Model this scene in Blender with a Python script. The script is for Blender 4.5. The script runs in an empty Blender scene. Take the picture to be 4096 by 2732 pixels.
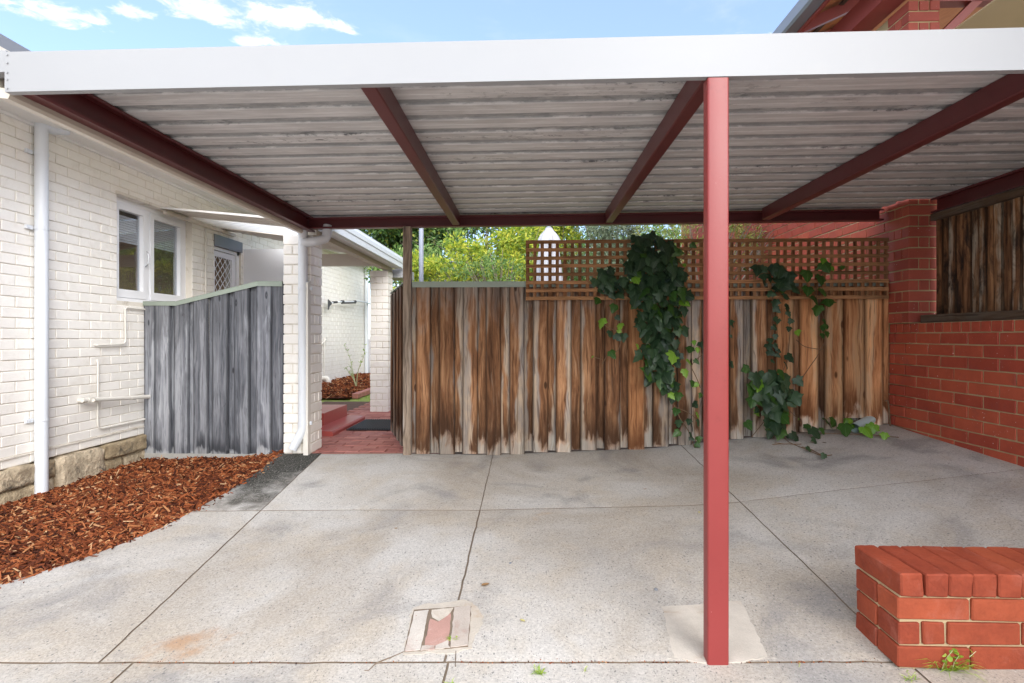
import bpy, bmesh, math, random
from mathutils import Vector, Matrix, Euler
from mathutils.noise import noise as pnoise

R = math.radians
sc = bpy.context.scene
C = sc.collection
# ---------------------------------------------------------------- camera, sky, sun, exposure
F, CX, HZ = 2080.0, 2048.0, 1345.0          # focal length and principal column of the photograph, horizon row
TH = math.atan(62 / 2080)                   # small turn to the left
CT, ST = math.cos(TH), math.sin(TH)
H = 1.168                                   # eye height above the foot of the steel post
cam = bpy.data.objects.new('camera', bpy.data.cameras.new('camera'))
C.objects.link(cam)
cam.location = (0, 0, H)
cam.rotation_euler = (R(90), 0, TH)
cam.data.sensor_width = 36
cam.data.lens = F / 4096 * 36
cam.data.shift_y = -21 / 4096
cam.data.clip_start = .05
cam.data.clip_end = 2000
sc.camera = cam

SUN_EL, SUN_AZ = 29, 151                     # azimuth: where the sun stands, clockwise from +Y
sun = bpy.data.objects.new('sun', bpy.data.lights.new('sun', 'SUN'))
C.objects.link(sun)
sun.data.energy = 0.85
sun.data.angle = R(34)
sun.data.color = (1, .965, .91)
_e, _a = R(SUN_EL), R(SUN_AZ)
sdir = Vector((math.sin(_a) * math.cos(_e), math.cos(_a) * math.cos(_e), math.sin(_e)))
sun.rotation_euler = (-sdir).to_track_quat('-Z', 'Y').to_euler()
sun.location = sdir * 30

world = bpy.data.worlds.new('World')
sc.world = world
world.use_nodes = True
sc.view_settings.view_transform = 'Standard'
sc.view_settings.look = 'None'
sc.view_settings.gamma = 1
sc.view_settings.use_curve_mapping = False
sc.view_settings.exposure = 1.97
sc.cycles.max_bounces = 10
sc.cycles.diffuse_bounces = 6
sc.cycles.transparent_max_bounces = 24


class NT:
    """tiny node-tree writer"""
    def __init__(s, tree):
        s.t = tree
        s.t.nodes.clear()

    def n(s, typ, ins=None, **props):
        nd = s.t.nodes.new(typ)
        for k, v in props.items():
            setattr(nd, k, v)
        for k, v in (ins or {}).items():
            sock = nd.inputs[k]
            if isinstance(v, bpy.types.NodeSocket):
                s.t.links.new(v, sock)
            else:
                if isinstance(v, tuple) and len(v) == 3 and sock.type == 'RGBA':
                    v = (*v, 1)
                sock.default_value = v
        return nd

    def m(s, op, a, b=0.0, c=None, clamp=False):
        d = {0: a, 1: b}
        if c is not None:
            d[2] = c
        nd = s.n('ShaderNodeMath', d, operation=op)
        nd.use_clamp = clamp
        return nd.outputs[0]

    def vm(s, op, a, b=(0, 0, 0)):
        return s.n('ShaderNodeVectorMath', {0: a, 1: b}, operation=op).outputs[0]

    def mix(s, f, a, b, mode='MIX'):
        nd = s.n('ShaderNodeMix', None, data_type='RGBA', blend_type=mode, clamp_factor=True)
        for i, v in ((0, f), (6, a), (7, b)):
            if isinstance(v, bpy.types.NodeSocket):
                s.t.links.new(v, nd.inputs[i])
            else:
                nd.inputs[i].default_value = (*v, 1) if isinstance(v, tuple) and len(v) == 3 else v
        return nd.outputs[2]

    def ss(s, v, lo, hi, a=0.0, b=1.0):
        return s.n('ShaderNodeMapRange', {0: v, 1: lo, 2: hi, 3: a, 4: b}, interpolation_type='SMOOTHSTEP').outputs[0]

    def noise(s, vec, scale, detail=4.0, rough=.55, dist=0.0):
        return s.n('ShaderNodeTexNoise', {'Vector': vec, 'Scale': scale, 'Detail': detail, 'Roughness': rough, 'Distortion': dist}).outputs['Fac']

    def ramp(s, f, stops):
        nd = s.n('ShaderNodeValToRGB', {0: f})
        cr = nd.color_ramp
        while len(cr.elements) > 1:
            cr.elements.remove(cr.elements[-1])
        for i, (p, c) in enumerate(stops):
            e = cr.elements[0] if i == 0 else cr.elements.new(p)
            e.position = p
            e.color = (*c, 1)
        return nd.outputs[0]

    def xyz(s, v):
        nd = s.n('ShaderNodeSeparateXYZ', {0: v})
        return nd.outputs[0], nd.outputs[1], nd.outputs[2]

    def comb(s, x, y, z):
        return s.n('ShaderNodeCombineXYZ', {0: x, 1: y, 2: z}).outputs[0]


# sky: Nishita with broken cumulus in view, and bright fill clouds added out of view
wt = NT(world.node_tree)
sky = wt.n('ShaderNodeTexSky', sky_type='NISHITA', sun_disc=False, sun_elevation=R(SUN_EL), sun_rotation=R(SUN_AZ),
           altitude=0.0, air_density=1.0, dust_density=.6, ozone_density=2.2)
dirn = wt.n('ShaderNodeTexCoord').outputs['Generated']
dx, dy, dz = wt.xyz(dirn)
dzc = wt.m('MAXIMUM', dz, .04)
pv = wt.comb(wt.m('DIVIDE', dx, dzc), wt.m('DIVIDE', dy, dzc), 0.0)
mask = None
for bx_, by_, rx_, ry_ in ((-.97, 1.55, .20, .15), (-.78, 1.60, .19, .13), (-1.45, 1.58, .17, .09), (-1.66, 1.49, .2, .1),
                           (-.90, 1.74, .13, .055), (-1.22, 1.56, .12, .06), (-.62, 1.66, .1, .06), (1.0, 1.72, .3, .05)):
    v = wt.vm('SUBTRACT', pv, (bx_, by_, 0))
    v = wt.vm('DIVIDE', v, (rx_, ry_, 1))
    ln = wt.n('ShaderNodeVectorMath', {0: v}, operation='LENGTH').outputs['Value']
    b = wt.m('SUBTRACT', 1.0, ln)
    mask = b if mask is None else wt.m('MAXIMUM', mask, b)
nz = wt.noise(pv, 9.0, 8.0, .62, .4)
front = wt.m('ADD', wt.m('MULTIPLY', wt.m('MAXIMUM', mask, -.6), .55), wt.m('MULTIPLY', wt.m('SUBTRACT', nz, .5), 2.0))
front = wt.ss(front, .09, .60)
nb = wt.noise(wt.vm('ADD', pv, (3.7, 8.1, 0)), .75, 8.0, .6, .3)
behind = wt.m('MULTIPLY', wt.ss(nb, .40, .60), wt.ss(dy, .35, -.1))  # unseen cloud cover behind the camera, added to fill under the roof
thin = wt.m('MULTIPLY', wt.ss(wt.noise(pv, 2.2, 6.0, .6, .5), .50, .85), .22)
cov = wt.m('MAXIMUM', wt.m('MAXIMUM', front, behind), thin)
cov = wt.m('MULTIPLY', cov, wt.ss(dz, .02, .15))
skyc = wt.mix(.62, sky.outputs[0], (.72, .93, 1.62))
cloudc = wt.mix(wt.ss(dy, .35, -.1), (2.3, 2.3, 2.35), (8.0, 8.0, 8.05))  # out-of-view clouds made far brighter than the visible ones, as fill light
col = wt.mix(cov, skyc, cloudc)
bg = wt.n('ShaderNodeBackground', {0: col, 1: 0.15})
wt.n('ShaderNodeOutputWorld', {0: bg.outputs[0]})


# ---------------------------------------------------------------- measuring the place from the photograph
def ray(x, y):
    xc, zc = (x - CX) / F, -(y - HZ) / F
    return Vector((xc * CT - ST, xc * ST + CT, zc))


def on_d(x, y, d):
    v = ray(x, y) * d
    return Vector((v.x, v.y, v.z + H))


def on_y(x, y, Y):
    r = ray(x, y)
    return on_d(x, y, Y / r.y)


def on_x(x, y, X):
    r = ray(x, y)
    return on_d(x, y, X / r.x)


def on_line(x, y, A, B):
    """the point seen at (x, y) on the upright plane through A and B"""
    r = ray(x, y)
    dxy = (B[0] - A[0], B[1] - A[1])
    nrm = (-dxy[1], dxy[0])
    return on_d(x, y, (A[0] * nrm[0] + A[1] * nrm[1]) / (r.x * nrm[0] + r.y * nrm[1]))


# ---------------------------------------------------------------- object helpers
def mesh_of(name, verts, faces, mat=None, smooth=False):
    me = bpy.data.meshes.new(name)
    me.from_pydata([tuple(v) for v in verts], [], faces)
    if mat:
        me.materials.append(mat)
    if smooth:
        me.polygons.foreach_set('use_smooth', [True] * len(me.polygons))
    me.update()
    return me


def world_of(o):
    m = o.matrix_basis.copy()
    return m


def put(name, me, parent=None, loc=(0, 0, 0), rot=(0, 0, 0), scale=None):
    o = bpy.data.objects.new(name, me)
    C.objects.link(o)
    o.location = loc
    o.rotation_euler = rot
    if scale is not None:
        o.scale = scale
    if parent is not None:
        o.parent = parent
        o.matrix_parent_inverse = parent.matrix_basis.inverted()
    return o


def tag(o, label=None, cat=None, group=None, kind=None):
    for k, v in (('label', label), ('category', cat), ('group', group), ('kind', kind)):
        if v:
            o[k] = v
    return o


def thing(name, label, cat, loc, group=None):
    o = bpy.data.objects.new(name, None)
    C.objects.link(o)
    o.empty_display_size = .1
    o.location = loc
    return tag(o, label, cat, group)


class MB:
    """collects shapes into one mesh"""
    def __init__(s):
        s.v, s.f = [], []

    def add(s, vs, fs):
        b = len(s.v)
        s.v += [Vector(v) for v in vs]
        s.f += [tuple(b + i for i in f) for f in fs]

    def box(s, x0, x1, y0, y1, z0, z1):
        s.add([(x0, y0, z0), (x1, y0, z0), (x1, y1, z0), (x0, y1, z0), (x0, y0, z1), (x1, y0, z1), (x1, y1, z1), (x0, y1, z1)],
              [(0, 3, 2, 1), (4, 5, 6, 7), (0, 1, 5, 4), (1, 2, 6, 5), (2, 3, 7, 6), (3, 0, 4, 7)])

    def obox(s, c, ax, ay, az, hx, hy, hz):
        """box about c along three axes with half sizes"""
        c = Vector(c)
        vs = []
        for k in (-1, 1):
            for i, j in ((-1, -1), (1, -1), (1, 1), (-1, 1)):
                vs.append(c + ax * (i * hx) + ay * (j * hy) + az * (k * hz))
        s.add(vs, [(0, 3, 2, 1), (4, 5, 6, 7), (0, 1, 5, 4), (1, 2, 6, 5), (2, 3, 7, 6), (3, 0, 4, 7)])

    def bar(s, a, b, w, h, up=(0, 0, 1)):
        a, b = Vector(a), Vector(b)
        az = (b - a).normalized()
        ax = az.cross(Vector(up)).normalized()
        ay = ax.cross(az)
        s.obox((a + b) / 2, ax, ay, az, w / 2, h / 2, (b - a).length / 2)

    def tube(s, pts, r, seg=12, cap=True, rs=None):
        pts = [Vector(p) for p in pts]
        n = len(pts)
        base = len(s.v)
        prev = None
        for i, p in enumerate(pts):
            t = ((pts[min(i + 1, n - 1)] - p).normalized() + (p - pts[max(i - 1, 0)]).normalized())
            t = t.normalized() if t.length > 1e-6 else Vector((0, 0, 1))
            if prev is None:
                u = t.cross(Vector((0, 0, 1)))
                if u.length < .05:
                    u = t.cross(Vector((1, 0, 0)))
                u.normalize()
            else:
                u = (prev - t * prev.dot(t)).normalized()
            prev = u
            w = t.cross(u)
            rr = rs[i] if rs else r
            for k in range(seg):
                a = 2 * math.pi * k / seg
                s.v.append(p + u * (math.cos(a) * rr) + w * (math.sin(a) * rr))
        for i in range(n - 1):
            for k in range(seg):
                a, b = base + i * seg + k, base + i * seg + (k + 1) % seg
                s.f.append((a, b, b + seg, a + seg))
        if cap:
            s.f.append(tuple(base + k for k in range(seg))[::-1])
            s.f.append(tuple(base + (n - 1) * seg + k for k in range(seg)))

    def prism(s, poly, axis, a, b):
        """extrude a 2D outline along axis 'x', 'y' or 'z' from a to b"""
        def p3(p, t):
            return {'x': (t, p[0], p[1]), 'y': (p[0], t, p[1]), 'z': (p[0], p[1], t)}[axis]
        n = len(poly)
        s.add([p3(p, a) for p in poly] + [p3(p, b) for p in poly],
              [tuple(range(n))[::-1], tuple(range(n, 2 * n))] + [(i, (i + 1) % n, n + (i + 1) % n, n + i) for i in range(n)])

    def build(s, name, mat, parent=None, smooth=False, loc=None):
        if loc is not None:
            L = Vector(loc)
            s.v = [v - L for v in s.v]
        me = mesh_of(name, s.v, s.f, mat, False)
        bm = bmesh.new()
        bm.from_mesh(me)
        bmesh.ops.recalc_face_normals(bm, faces=bm.faces)
        if smooth:
            for f in bm.faces:
                f.smooth = True
            for e in bm.edges:
                if len(e.link_faces) == 2 and e.calc_face_angle(0) > .7:
                    e.smooth = False
        bm.to_mesh(me)
        bm.free()
        return put(name, me, parent, loc or (0, 0, 0))


def smooth_path(pts, r=.04, k=5):
    """round the corners of a polyline"""
    pts = [Vector(p) for p in pts]
    out = [pts[0]]
    for i in range(1, len(pts) - 1):
        a, b, c = pts[i - 1], pts[i], pts[i + 1]
        ra = min(r, (a - b).length * .45)
        rc = min(r, (c - b).length * .45)
        p, q = b + (a - b).normalized() * ra, b + (c - b).normalized() * rc
        for j in range(k + 1):
            t = j / k
            out.append(p * (1 - t) ** 2 + b * (2 * t * (1 - t)) + q * t * t)
    out.append(pts[-1])
    return out


_bc = {}


def bevel_box(sx, sy, sz, bev, mat, var=0, rough=0.0, cuts=0):
    """shared bevelled box mesh centred on the origin; var picks one of several slightly worn shapes"""
    key = (round(sx, 4), round(sy, 4), round(sz, 4), bev, mat.name, var)
    if key in _bc:
        return _bc[key]
    bm = bmesh.new()
    bmesh.ops.create_cube(bm, size=1)
    rnd = random.Random(hash(key[:3]) ^ var * 7919)
    for v in bm.verts:
        v.co = Vector((v.co.x * sx, v.co.y * sy, v.co.z * sz))
        v.co += Vector([rnd.uniform(-rough, rough) for _ in range(3)])
    bmesh.ops.bevel(bm, geom=bm.edges[:], offset=bev, segments=1, affect='EDGES', profile=.5)
    me = bpy.data.meshes.new('brick_shape')
    bm.to_mesh(me)
    bm.free()
    me.materials.append(mat)
    _bc[key] = me
    return me


def lerp_table(tab, x):
    if x <= tab[0][0]:
        return tab[0][1]
    for (a, va), (b, vb) in zip(tab, tab[1:]):
        if x <= b:
            return va + (vb - va) * (x - a) / (b - a)
    return tab[-1][1]


G_FRONT = [(-6, -.12), (-2.5, -.05), (1.27, .024), (3.1, .06), (6, .1)]
G_MID = [(-6, -.08), (-2.5, -.02), (-1.6, -.002), (.9, .047), (1.27, .062), (3.1, .317), (5, .4)]
G_BACK = [(-6, 0), (-2.3, .125), (-1, .143), (-.3, .137), (1.08, .203), (1.8, .29), (3.05, .423), (5, .5)]


def gz(X, Y):
    """height of the concrete: flat at the front, climbing to the back and to the right"""
    f, m_, b = lerp_table(G_FRONT, X), lerp_table(G_MID, X), lerp_table(G_BACK, X)
    if Y <= 1.82:
        return f
    if Y <= 2.3:
        return f + (m_ - f) * (Y - 1.82) / .48
    return m_ + (b - m_) * min(1.25, (Y - 2.3) / 2.2)


def tilt(X):
    return .008 * X
# ---------------------------------------------------------------- materials
def new_mat(name):
    m = bpy.data.materials.new(name)
    m.use_nodes = True
    nt = NT(m.node_tree)
    return m, nt


def finish(nt, col, rough=.6, bump=None, dist=.002, strength=.6, metal=0.0, spec=.4, shader=None):
    ins = {'Base Color': col, 'Roughness': rough, 'Metallic': metal, 'Specular IOR Level': spec}
    if bump is not None:
        ins['Normal'] = nt.n('ShaderNodeBump', {'Height': bump, 'Distance': dist, 'Strength': strength}).outputs[0]
    b = nt.n('ShaderNodeBsdfPrincipled', ins)
    nt.n('ShaderNodeOutputMaterial', {0: (shader(b.outputs[0]) if shader else b.outputs[0])})


def coords(nt, rand=True):
    o = nt.n('ShaderNodeTexCoord').outputs['Object']
    r = nt.n('ShaderNodeObjectInfo').outputs['Random']
    if rand:
        o = nt.vm('ADD', o, nt.comb(nt.m('MULTIPLY', r, 37.0), nt.m('MULTIPLY', r, 91.0), nt.m('MULTIPLY', r, 53.0)))
    return o, r


def paint(name, col, rough=.4, var=.08, chips=None, bump=.0004, spec=.4, dirt=None, rvar=.0):
    m, nt = new_mat(name)
    o, r = coords(nt)
    n1 = nt.noise(o, 3.0, 5.0, .6)
    n2 = nt.noise(o, 90.0, 3.0, .6)
    f = nt.m('ADD', nt.m('MULTIPLY', nt.m('SUBTRACT', n1, .5), var * 2.5), 1.0)
    if rvar:
        f = nt.m('ADD', f, nt.m('MULTIPLY', nt.m('SUBTRACT', r, .5), rvar))
    c = nt.mix(1.0, col, nt.comb(f, f, f), 'MULTIPLY')
    if dirt:
        d = nt.ss(nt.noise(o, 7.0, 7.0, .7, .4), .54, .78)
        c = nt.mix(nt.m('MULTIPLY', d, dirt[1]), c, dirt[0])
    if chips:
        d = nt.ss(nt.noise(o, 60.0, 2.0, .5), .785, .80)
        c = nt.mix(d, c, chips)
        d = nt.m('MULTIPLY', nt.ss(nt.noise(o, 9.0, 8.0, .75), .56, .70), .40)
        c = nt.mix(d, c, tuple(k * .55 for k in col))
    finish(nt, c, nt.m('ADD', rough - .08, nt.m('MULTIPLY', n1, .16)), nt.m('ADD', n2, nt.m('MULTIPLY', n1, .5)), bump, .5, spec=spec)
    return m


def brick_mat(name, c1, c2, rough=.75, var=.25, specks=None, bump=.0018, dirt=None, grain=160.0, dscale=5.0):
    m, nt = new_mat(name)
    o, r = coords(nt)
    n1 = nt.noise(o, 9.0, 6.0, .65)
    n2 = nt.noise(o, grain, 4.0, .65)
    c = nt.mix(nt.ss(nt.m('ADD', nt.m('MULTIPLY', r, .65), nt.m('MULTIPLY', n1, .5)), .15, .95), c1, c2)
    f = nt.m('ADD', 1.0, nt.m('MULTIPLY', nt.m('SUBTRACT', nt.m('ADD', nt.m('MULTIPLY', n1, .6), nt.m('MULTIPLY', n2, .4)), .5), var * 2.4))
    c = nt.mix(1.0, c, nt.comb(f, f, f), 'MULTIPLY')
    if dirt:
        d = nt.ss(nt.noise(o, dscale, 8.0, .7, .6), .52, .70)
        c = nt.mix(nt.m('MULTIPLY', d, dirt[1]), c, dirt[0])
    if specks:
        d = nt.ss(nt.noise(o, 75.0, 2.0, .5), .735, .755)
        c = nt.mix(d, c, specks)
    finish(nt, c, rough, nt.m('ADD', n2, nt.m('MULTIPLY', n1, 1.2)), bump, .7, spec=.18)
    return m


def wood(name, dark, mid, light, sapA, sapB, bleach=None, bleach_h=.25, axis='z', knots=True, mould=0.0, val=1.0, sap_amt=0.0, top=None, rim=.75):
    """weathered softwood: a wandering heartwood band with paler sapwood edges, knots, bleached foot"""
    m, nt = new_mat(name)
    raw, r = coords(nt, False)
    o, _ = coords(nt, True)
    if axis == 'x':
        x, y, z = nt.xyz(o)
        o = nt.comb(z, y, x)
        x, y, z = nt.xyz(raw)
        raw = nt.comb(z, y, x)
    if axis == 'y':
        x, y, z = nt.xyz(o)
        o = nt.comb(z, x, y)
        x, y, z = nt.xyz(raw)
        raw = nt.comb(z, x, y)
    x, y, z = nt.xyz(o)
    rx, ry, rz = nt.xyz(raw)
    fr = lambda k: nt.m('FRACT', nt.m('MULTIPLY', r, k))
    kv = nt.comb(nt.m('MULTIPLY', x, 5.2), nt.m('MULTIPLY', r, 50.0), nt.m('MULTIPLY', z, 2.2))
    kd = nt.n('ShaderNodeTexVoronoi', {'Vector': kv, 'Scale': 1.0, 'Randomness': 1.0}, feature='F1', voronoi_dimensions='3D').outputs['Distance']
    warp = nt.m('MULTIPLY', nt.ss(kd, .40, .03), .020) if knots else 0.0
    low = nt.noise(nt.comb(nt.m('MULTIPLY', x, 2.0), y, nt.m('MULTIPLY', z, 1.0)), 1.8, 3.0, .5)
    xw = nt.m('ADD', nt.m('ADD', x, warp), nt.m('MULTIPLY', low, .09))
    g1 = nt.noise(nt.comb(xw, y, nt.m('MULTIPLY', z, .05)), 30.0, 5.0, .6, .3)
    g2 = nt.noise(nt.comb(xw, y, nt.m('MULTIPLY', z, .02)), 190.0, 4.0, .65)
    big = nt.noise(nt.comb(nt.m('MULTIPLY', x, 1.0), y, nt.m('MULTIPLY', z, .22)), 11.0, 5.0, .65, .6)
    c = nt.ramp(nt.m('ADD', nt.m('MULTIPLY', g1, .6), nt.m('MULTIPLY', big, .4)), [(.33, dark), (.48, mid), (.62, light)])
    wander = nt.m('MULTIPLY', nt.m('SUBTRACT', nt.noise(nt.comb(nt.m('MULTIPLY', r, 77.0), 0.0, nt.m('MULTIPLY', z, 1.0)), 1.5, 3.0, .55), .5), .20)
    bx = nt.m('ADD', nt.m('ADD', rx, ry), nt.m('ADD', wander, nt.m('MULTIPLY', nt.m('SUBTRACT', fr(7.13), .5), .10)))
    hb = nt.m('ADD', nt.m('ABSOLUTE', bx), nt.m('ADD', nt.m('MULTIPLY', nt.m('SUBTRACT', g1, .5), .07), nt.m('MULTIPLY', nt.m('SUBTRACT', fr(13.7), .5 + sap_amt), -.07)))
    sap = nt.ss(hb, .034, .060)
    scol = nt.mix(nt.ss(big, .38, .62), sapA, sapB)
    sg = nt.m('ADD', .60, nt.m('MULTIPLY', g1, .8))
    scol = nt.mix(1.0, scol, nt.comb(sg, sg, sg), 'MULTIPLY')
    c = nt.mix(nt.m('MULTIPLY', sap, .92), c, scol)
    if top:
        tf = nt.m('ADD', rz, nt.m('MULTIPLY', nt.m('SUBTRACT', big, .5), 1.6))
        c = nt.mix(nt.m('MULTIPLY', nt.ss(tf, top[1], top[1] + .55), .75), c, nt.mix(nt.ss(g1, .3, .7), tuple(k * .5 for k in top[0]), top[0]))
    if bleach:
        lob = nt.noise(nt.comb(nt.m('MULTIPLY', xw, 1.0), y, nt.m('MULTIPLY', z, .3)), 10.0, 5.0, .6, .6)
        h = bleach_h
        hgt = nt.m('ADD', rz, nt.m('ADD', nt.m('MULTIPLY', nt.m('SUBTRACT', lob, .5), h * 4.6), nt.m('MULTIPLY', nt.m('SUBTRACT', fr(5.3), .5), h * 1.5)))
        edge = nt.m('MULTIPLY', nt.ss(hgt, h * .45, h * .95), nt.ss(hgt, h * 4.2, h * 1.0))
        edge = nt.m('MULTIPLY', edge, nt.m('SUBTRACT', 1.0, nt.m('MULTIPLY', sap, .7)))
        c = nt.mix(nt.m('MULTIPLY', edge, .85), c, tuple(k * .7 for k in dark))
        bg_ = nt.m('ADD', .62, nt.m('MULTIPLY', g1, .75))
        c = nt.mix(nt.m('MULTIPLY', nt.ss(hgt, h * 1.05, h * .05), .72), c, nt.mix(1.0, bleach, nt.comb(bg_, bg_, bg_), 'MULTIPLY'))
    crk = nt.noise(nt.comb(xw, y, nt.m('MULTIPLY', z, .035)), 75.0, 3.0, .6)
    c = nt.mix(nt.m('MULTIPLY', nt.ss(crk, .56, .64), .62), c, tuple(k * .8 for k in dark))
    c = nt.mix(nt.m('MULTIPLY', nt.ss(crk, .40, .30), .28), c, sapB)
    if mould:
        d = nt.ss(nt.noise(nt.comb(nt.m('MULTIPLY', x, 2.0), y, nt.m('MULTIPLY', z, .5)), 7.0, 7.0, .7, .6), .60 - mould * .3, .80 - mould * .3)
        c = nt.mix(nt.m('MULTIPLY', d, .85), c, (.016, .014, .014))
    if knots:
        c = nt.mix(nt.m('MULTIPLY', nt.ss(kd, .10, .06), .85), c, tuple(k * .5 for k in dark))
        c = nt.mix(nt.m('MULTIPLY', nt.ss(kd, .035, .015), .5), c, mid)
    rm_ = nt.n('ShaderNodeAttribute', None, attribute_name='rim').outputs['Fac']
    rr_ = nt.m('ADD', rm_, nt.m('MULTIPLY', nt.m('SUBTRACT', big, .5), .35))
    c = nt.mix(nt.m('MULTIPLY', nt.ss(rr_, .72, 1.0), rim), c, tuple(k * .45 for k in dark))  # shadow of the lap gaps painted dark along the board edges
    f = nt.m('MULTIPLY', nt.m('ADD', .58, nt.m('ADD', nt.m('MULTIPLY', g2, .45), nt.m('MULTIPLY', fr(3.3), .60))), nt.m('MULTIPLY', val, .92))
    c = nt.mix(1.0, c, nt.comb(f, f, f), 'MULTIPLY')
    finish(nt, c, .85, nt.m('ADD', g2, nt.m('MULTIPLY', g1, 1.5)), .003, .8, spec=.2)
    return m


M_RED = paint('red_oxide_paint', (.235, .034, .032), .36, .10, (.62, .42, .38), .0006, .45)
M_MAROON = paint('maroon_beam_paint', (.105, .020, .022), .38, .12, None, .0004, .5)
M_REDTRIM = paint('red_trim_paint', (.28, .06, .05), .45, .12)
M_WHITE = paint('white_metal', (.315, .32, .33), .42, .035, None, .0003, dirt=((.42, .40, .36), .10))
M_SOFFIT = paint('white_soffit_paint', (.80, .79, .77), .6, .03)
M_BEIGEMET = paint('beige_metal', (.60, .55, .47), .45, .05)
M_PATIO = paint('patio_sheet_beige', (.66, .60, .53), .45, .06, None, .0002)
M_PIPE = paint('white_pipe', (.66, .69, .73), .38, .03)
M_CREAMPIPE = paint('cream_pipe', (.68, .65, .59), .5, .05)
M_WINWHITE = paint('window_white', (.80, .81, .84), .4, .03)
M_GREENCAP = paint('green_grey_flashing', (.27, .315, .265), .5, .12, (.25, .14, .07))
M_GREYGUT = paint('grey_gutter', (.20, .21, .23), .4, .06)
M_GREYPOST = paint('grey_metal_post', (.30, .33, .40), .4, .06)
M_REDSTEP = paint('red_step_paint', (.36, .075, .065), .32, .12, None, .0008, .5)
M_CREAM = brick_mat('cream_painted_brick', (.80, .77, .72), (.845, .815, .765), .6, .06, None, .0016, ((.52, .46, .37), .25), 60.0)
M_CREAMMORT = brick_mat('cream_painted_mortar', (.68, .635, .56), (.74, .695, .62), .8, .14, None, .002, ((.30, .24, .17), .6), 90.0)
M_RBRICK = brick_mat('red_wall_brick', (.35, .064, .040), (.46, .098, .053), .5, .26, (.75, .65, .6), .0012, ((.26, .07, .06), .5))
M_PBRICK = brick_mat('dark_red_pillar_brick', (.31, .068, .048), (.40, .092, .060), .55, .16, (.7, .6, .55), .0012)
M_LBRICK = brick_mat('orange_red_wall_brick', (.235, .046, .024), (.345, .078, .036), .65, .40, None, .003, ((.40, .14, .10), .5), 70.0)
M_MORTAR = brick_mat('sandy_mortar', (.42, .32, .18), (.50, .39, .235), .9, .22, None, .003)
M_PAVER = brick_mat('red_paver', (.34, .13, .108), (.46, .205, .17), .7, .26, None, .002, ((.14, .06, .05), .5))
M_PAVEJOINT = brick_mat('paver_joint', (.12, .075, .06), (.17, .11, .09), .95, .3)
M_STONE = brick_mat('limestone', (.36, .28, .175), (.52, .43, .31), .95, 1.0, (.10, .085, .06), .03, ((.085, .078, .066), .95), 22.0, 6.0)
M_OLDBRICK = brick_mat('worn_white_brick', (.46, .40, .35), (.56, .52, .47), .9, .35, (.36, .14, .11), .004, ((.38, .22, .18), .6))
M_PINKBRICK = brick_mat('worn_pink_brick', (.36, .20, .165), (.44, .26, .22), .9, .3, None, .004, ((.52, .47, .43), .75))
M_PATCH = brick_mat('pale_render_patch', (.47, .42, .355), (.56, .51, .445), .9, .32, None, .004, ((.40, .28, .18), .5))
M_FENCE = wood('weathered_pine', (.055, .025, .013), (.195, .090, .042), (.38, .205, .105), (.25, .222, .20), (.40, .31, .225), (.31, .29, .255), .13, sap_amt=-.06, top=((.23, .20, .18), 1.05), val=1.16)
M_FENCEO = wood('orange_pine', (.15, .055, .022), (.37, .165, .070), (.50, .255, .118), (.42, .27, .155), (.48, .27, .13), (.50, .45, .37), .09, sap_amt=-.2, rim=.6, val=1.22)
M_GREYWOOD = wood('silvered_pine', (.060, .064, .075), (.155, .162, .182), (.28, .29, .315), (.30, .31, .335), (.22, .228, .25), (.36, .365, .37), .05, mould=.06, sap_amt=-.02, top=((.13, .134, .148), 1.0), rim=.75, val=1.2)
M_DARKWOOD = wood('stained_dark_boards', (.030, .017, .011), (.19, .088, .042), (.42, .22, .105), (.52, .44, .34), (.30, .16, .08), None, mould=.50, sap_amt=-.1)
M_LATT = wood('lattice_pine_upright', (.085, .036, .016), (.19, .082, .036), (.31, .155, .074), (.24, .13, .07), (.33, .18, .09), knots=False)
M_LATTX = wood('lattice_pine_rail', (.095, .038, .016), (.22, .092, .037), (.34, .165, .072), (.23, .125, .06), (.36, .18, .085), axis='x', knots=False)
M_POSTW = wood('old_post', (.085, .065, .052), (.21, .16, .12), (.34, .27, .215), (.32, .28, .25), (.26, .21, .17))
M_SILLW = wood('dark_sill_timber', (.045, .028, .018), (.11, .065, .040), (.19, .12, .072), (.17, .13, .10), (.13, .08, .05), axis='y', knots=False, val=.75)


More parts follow.
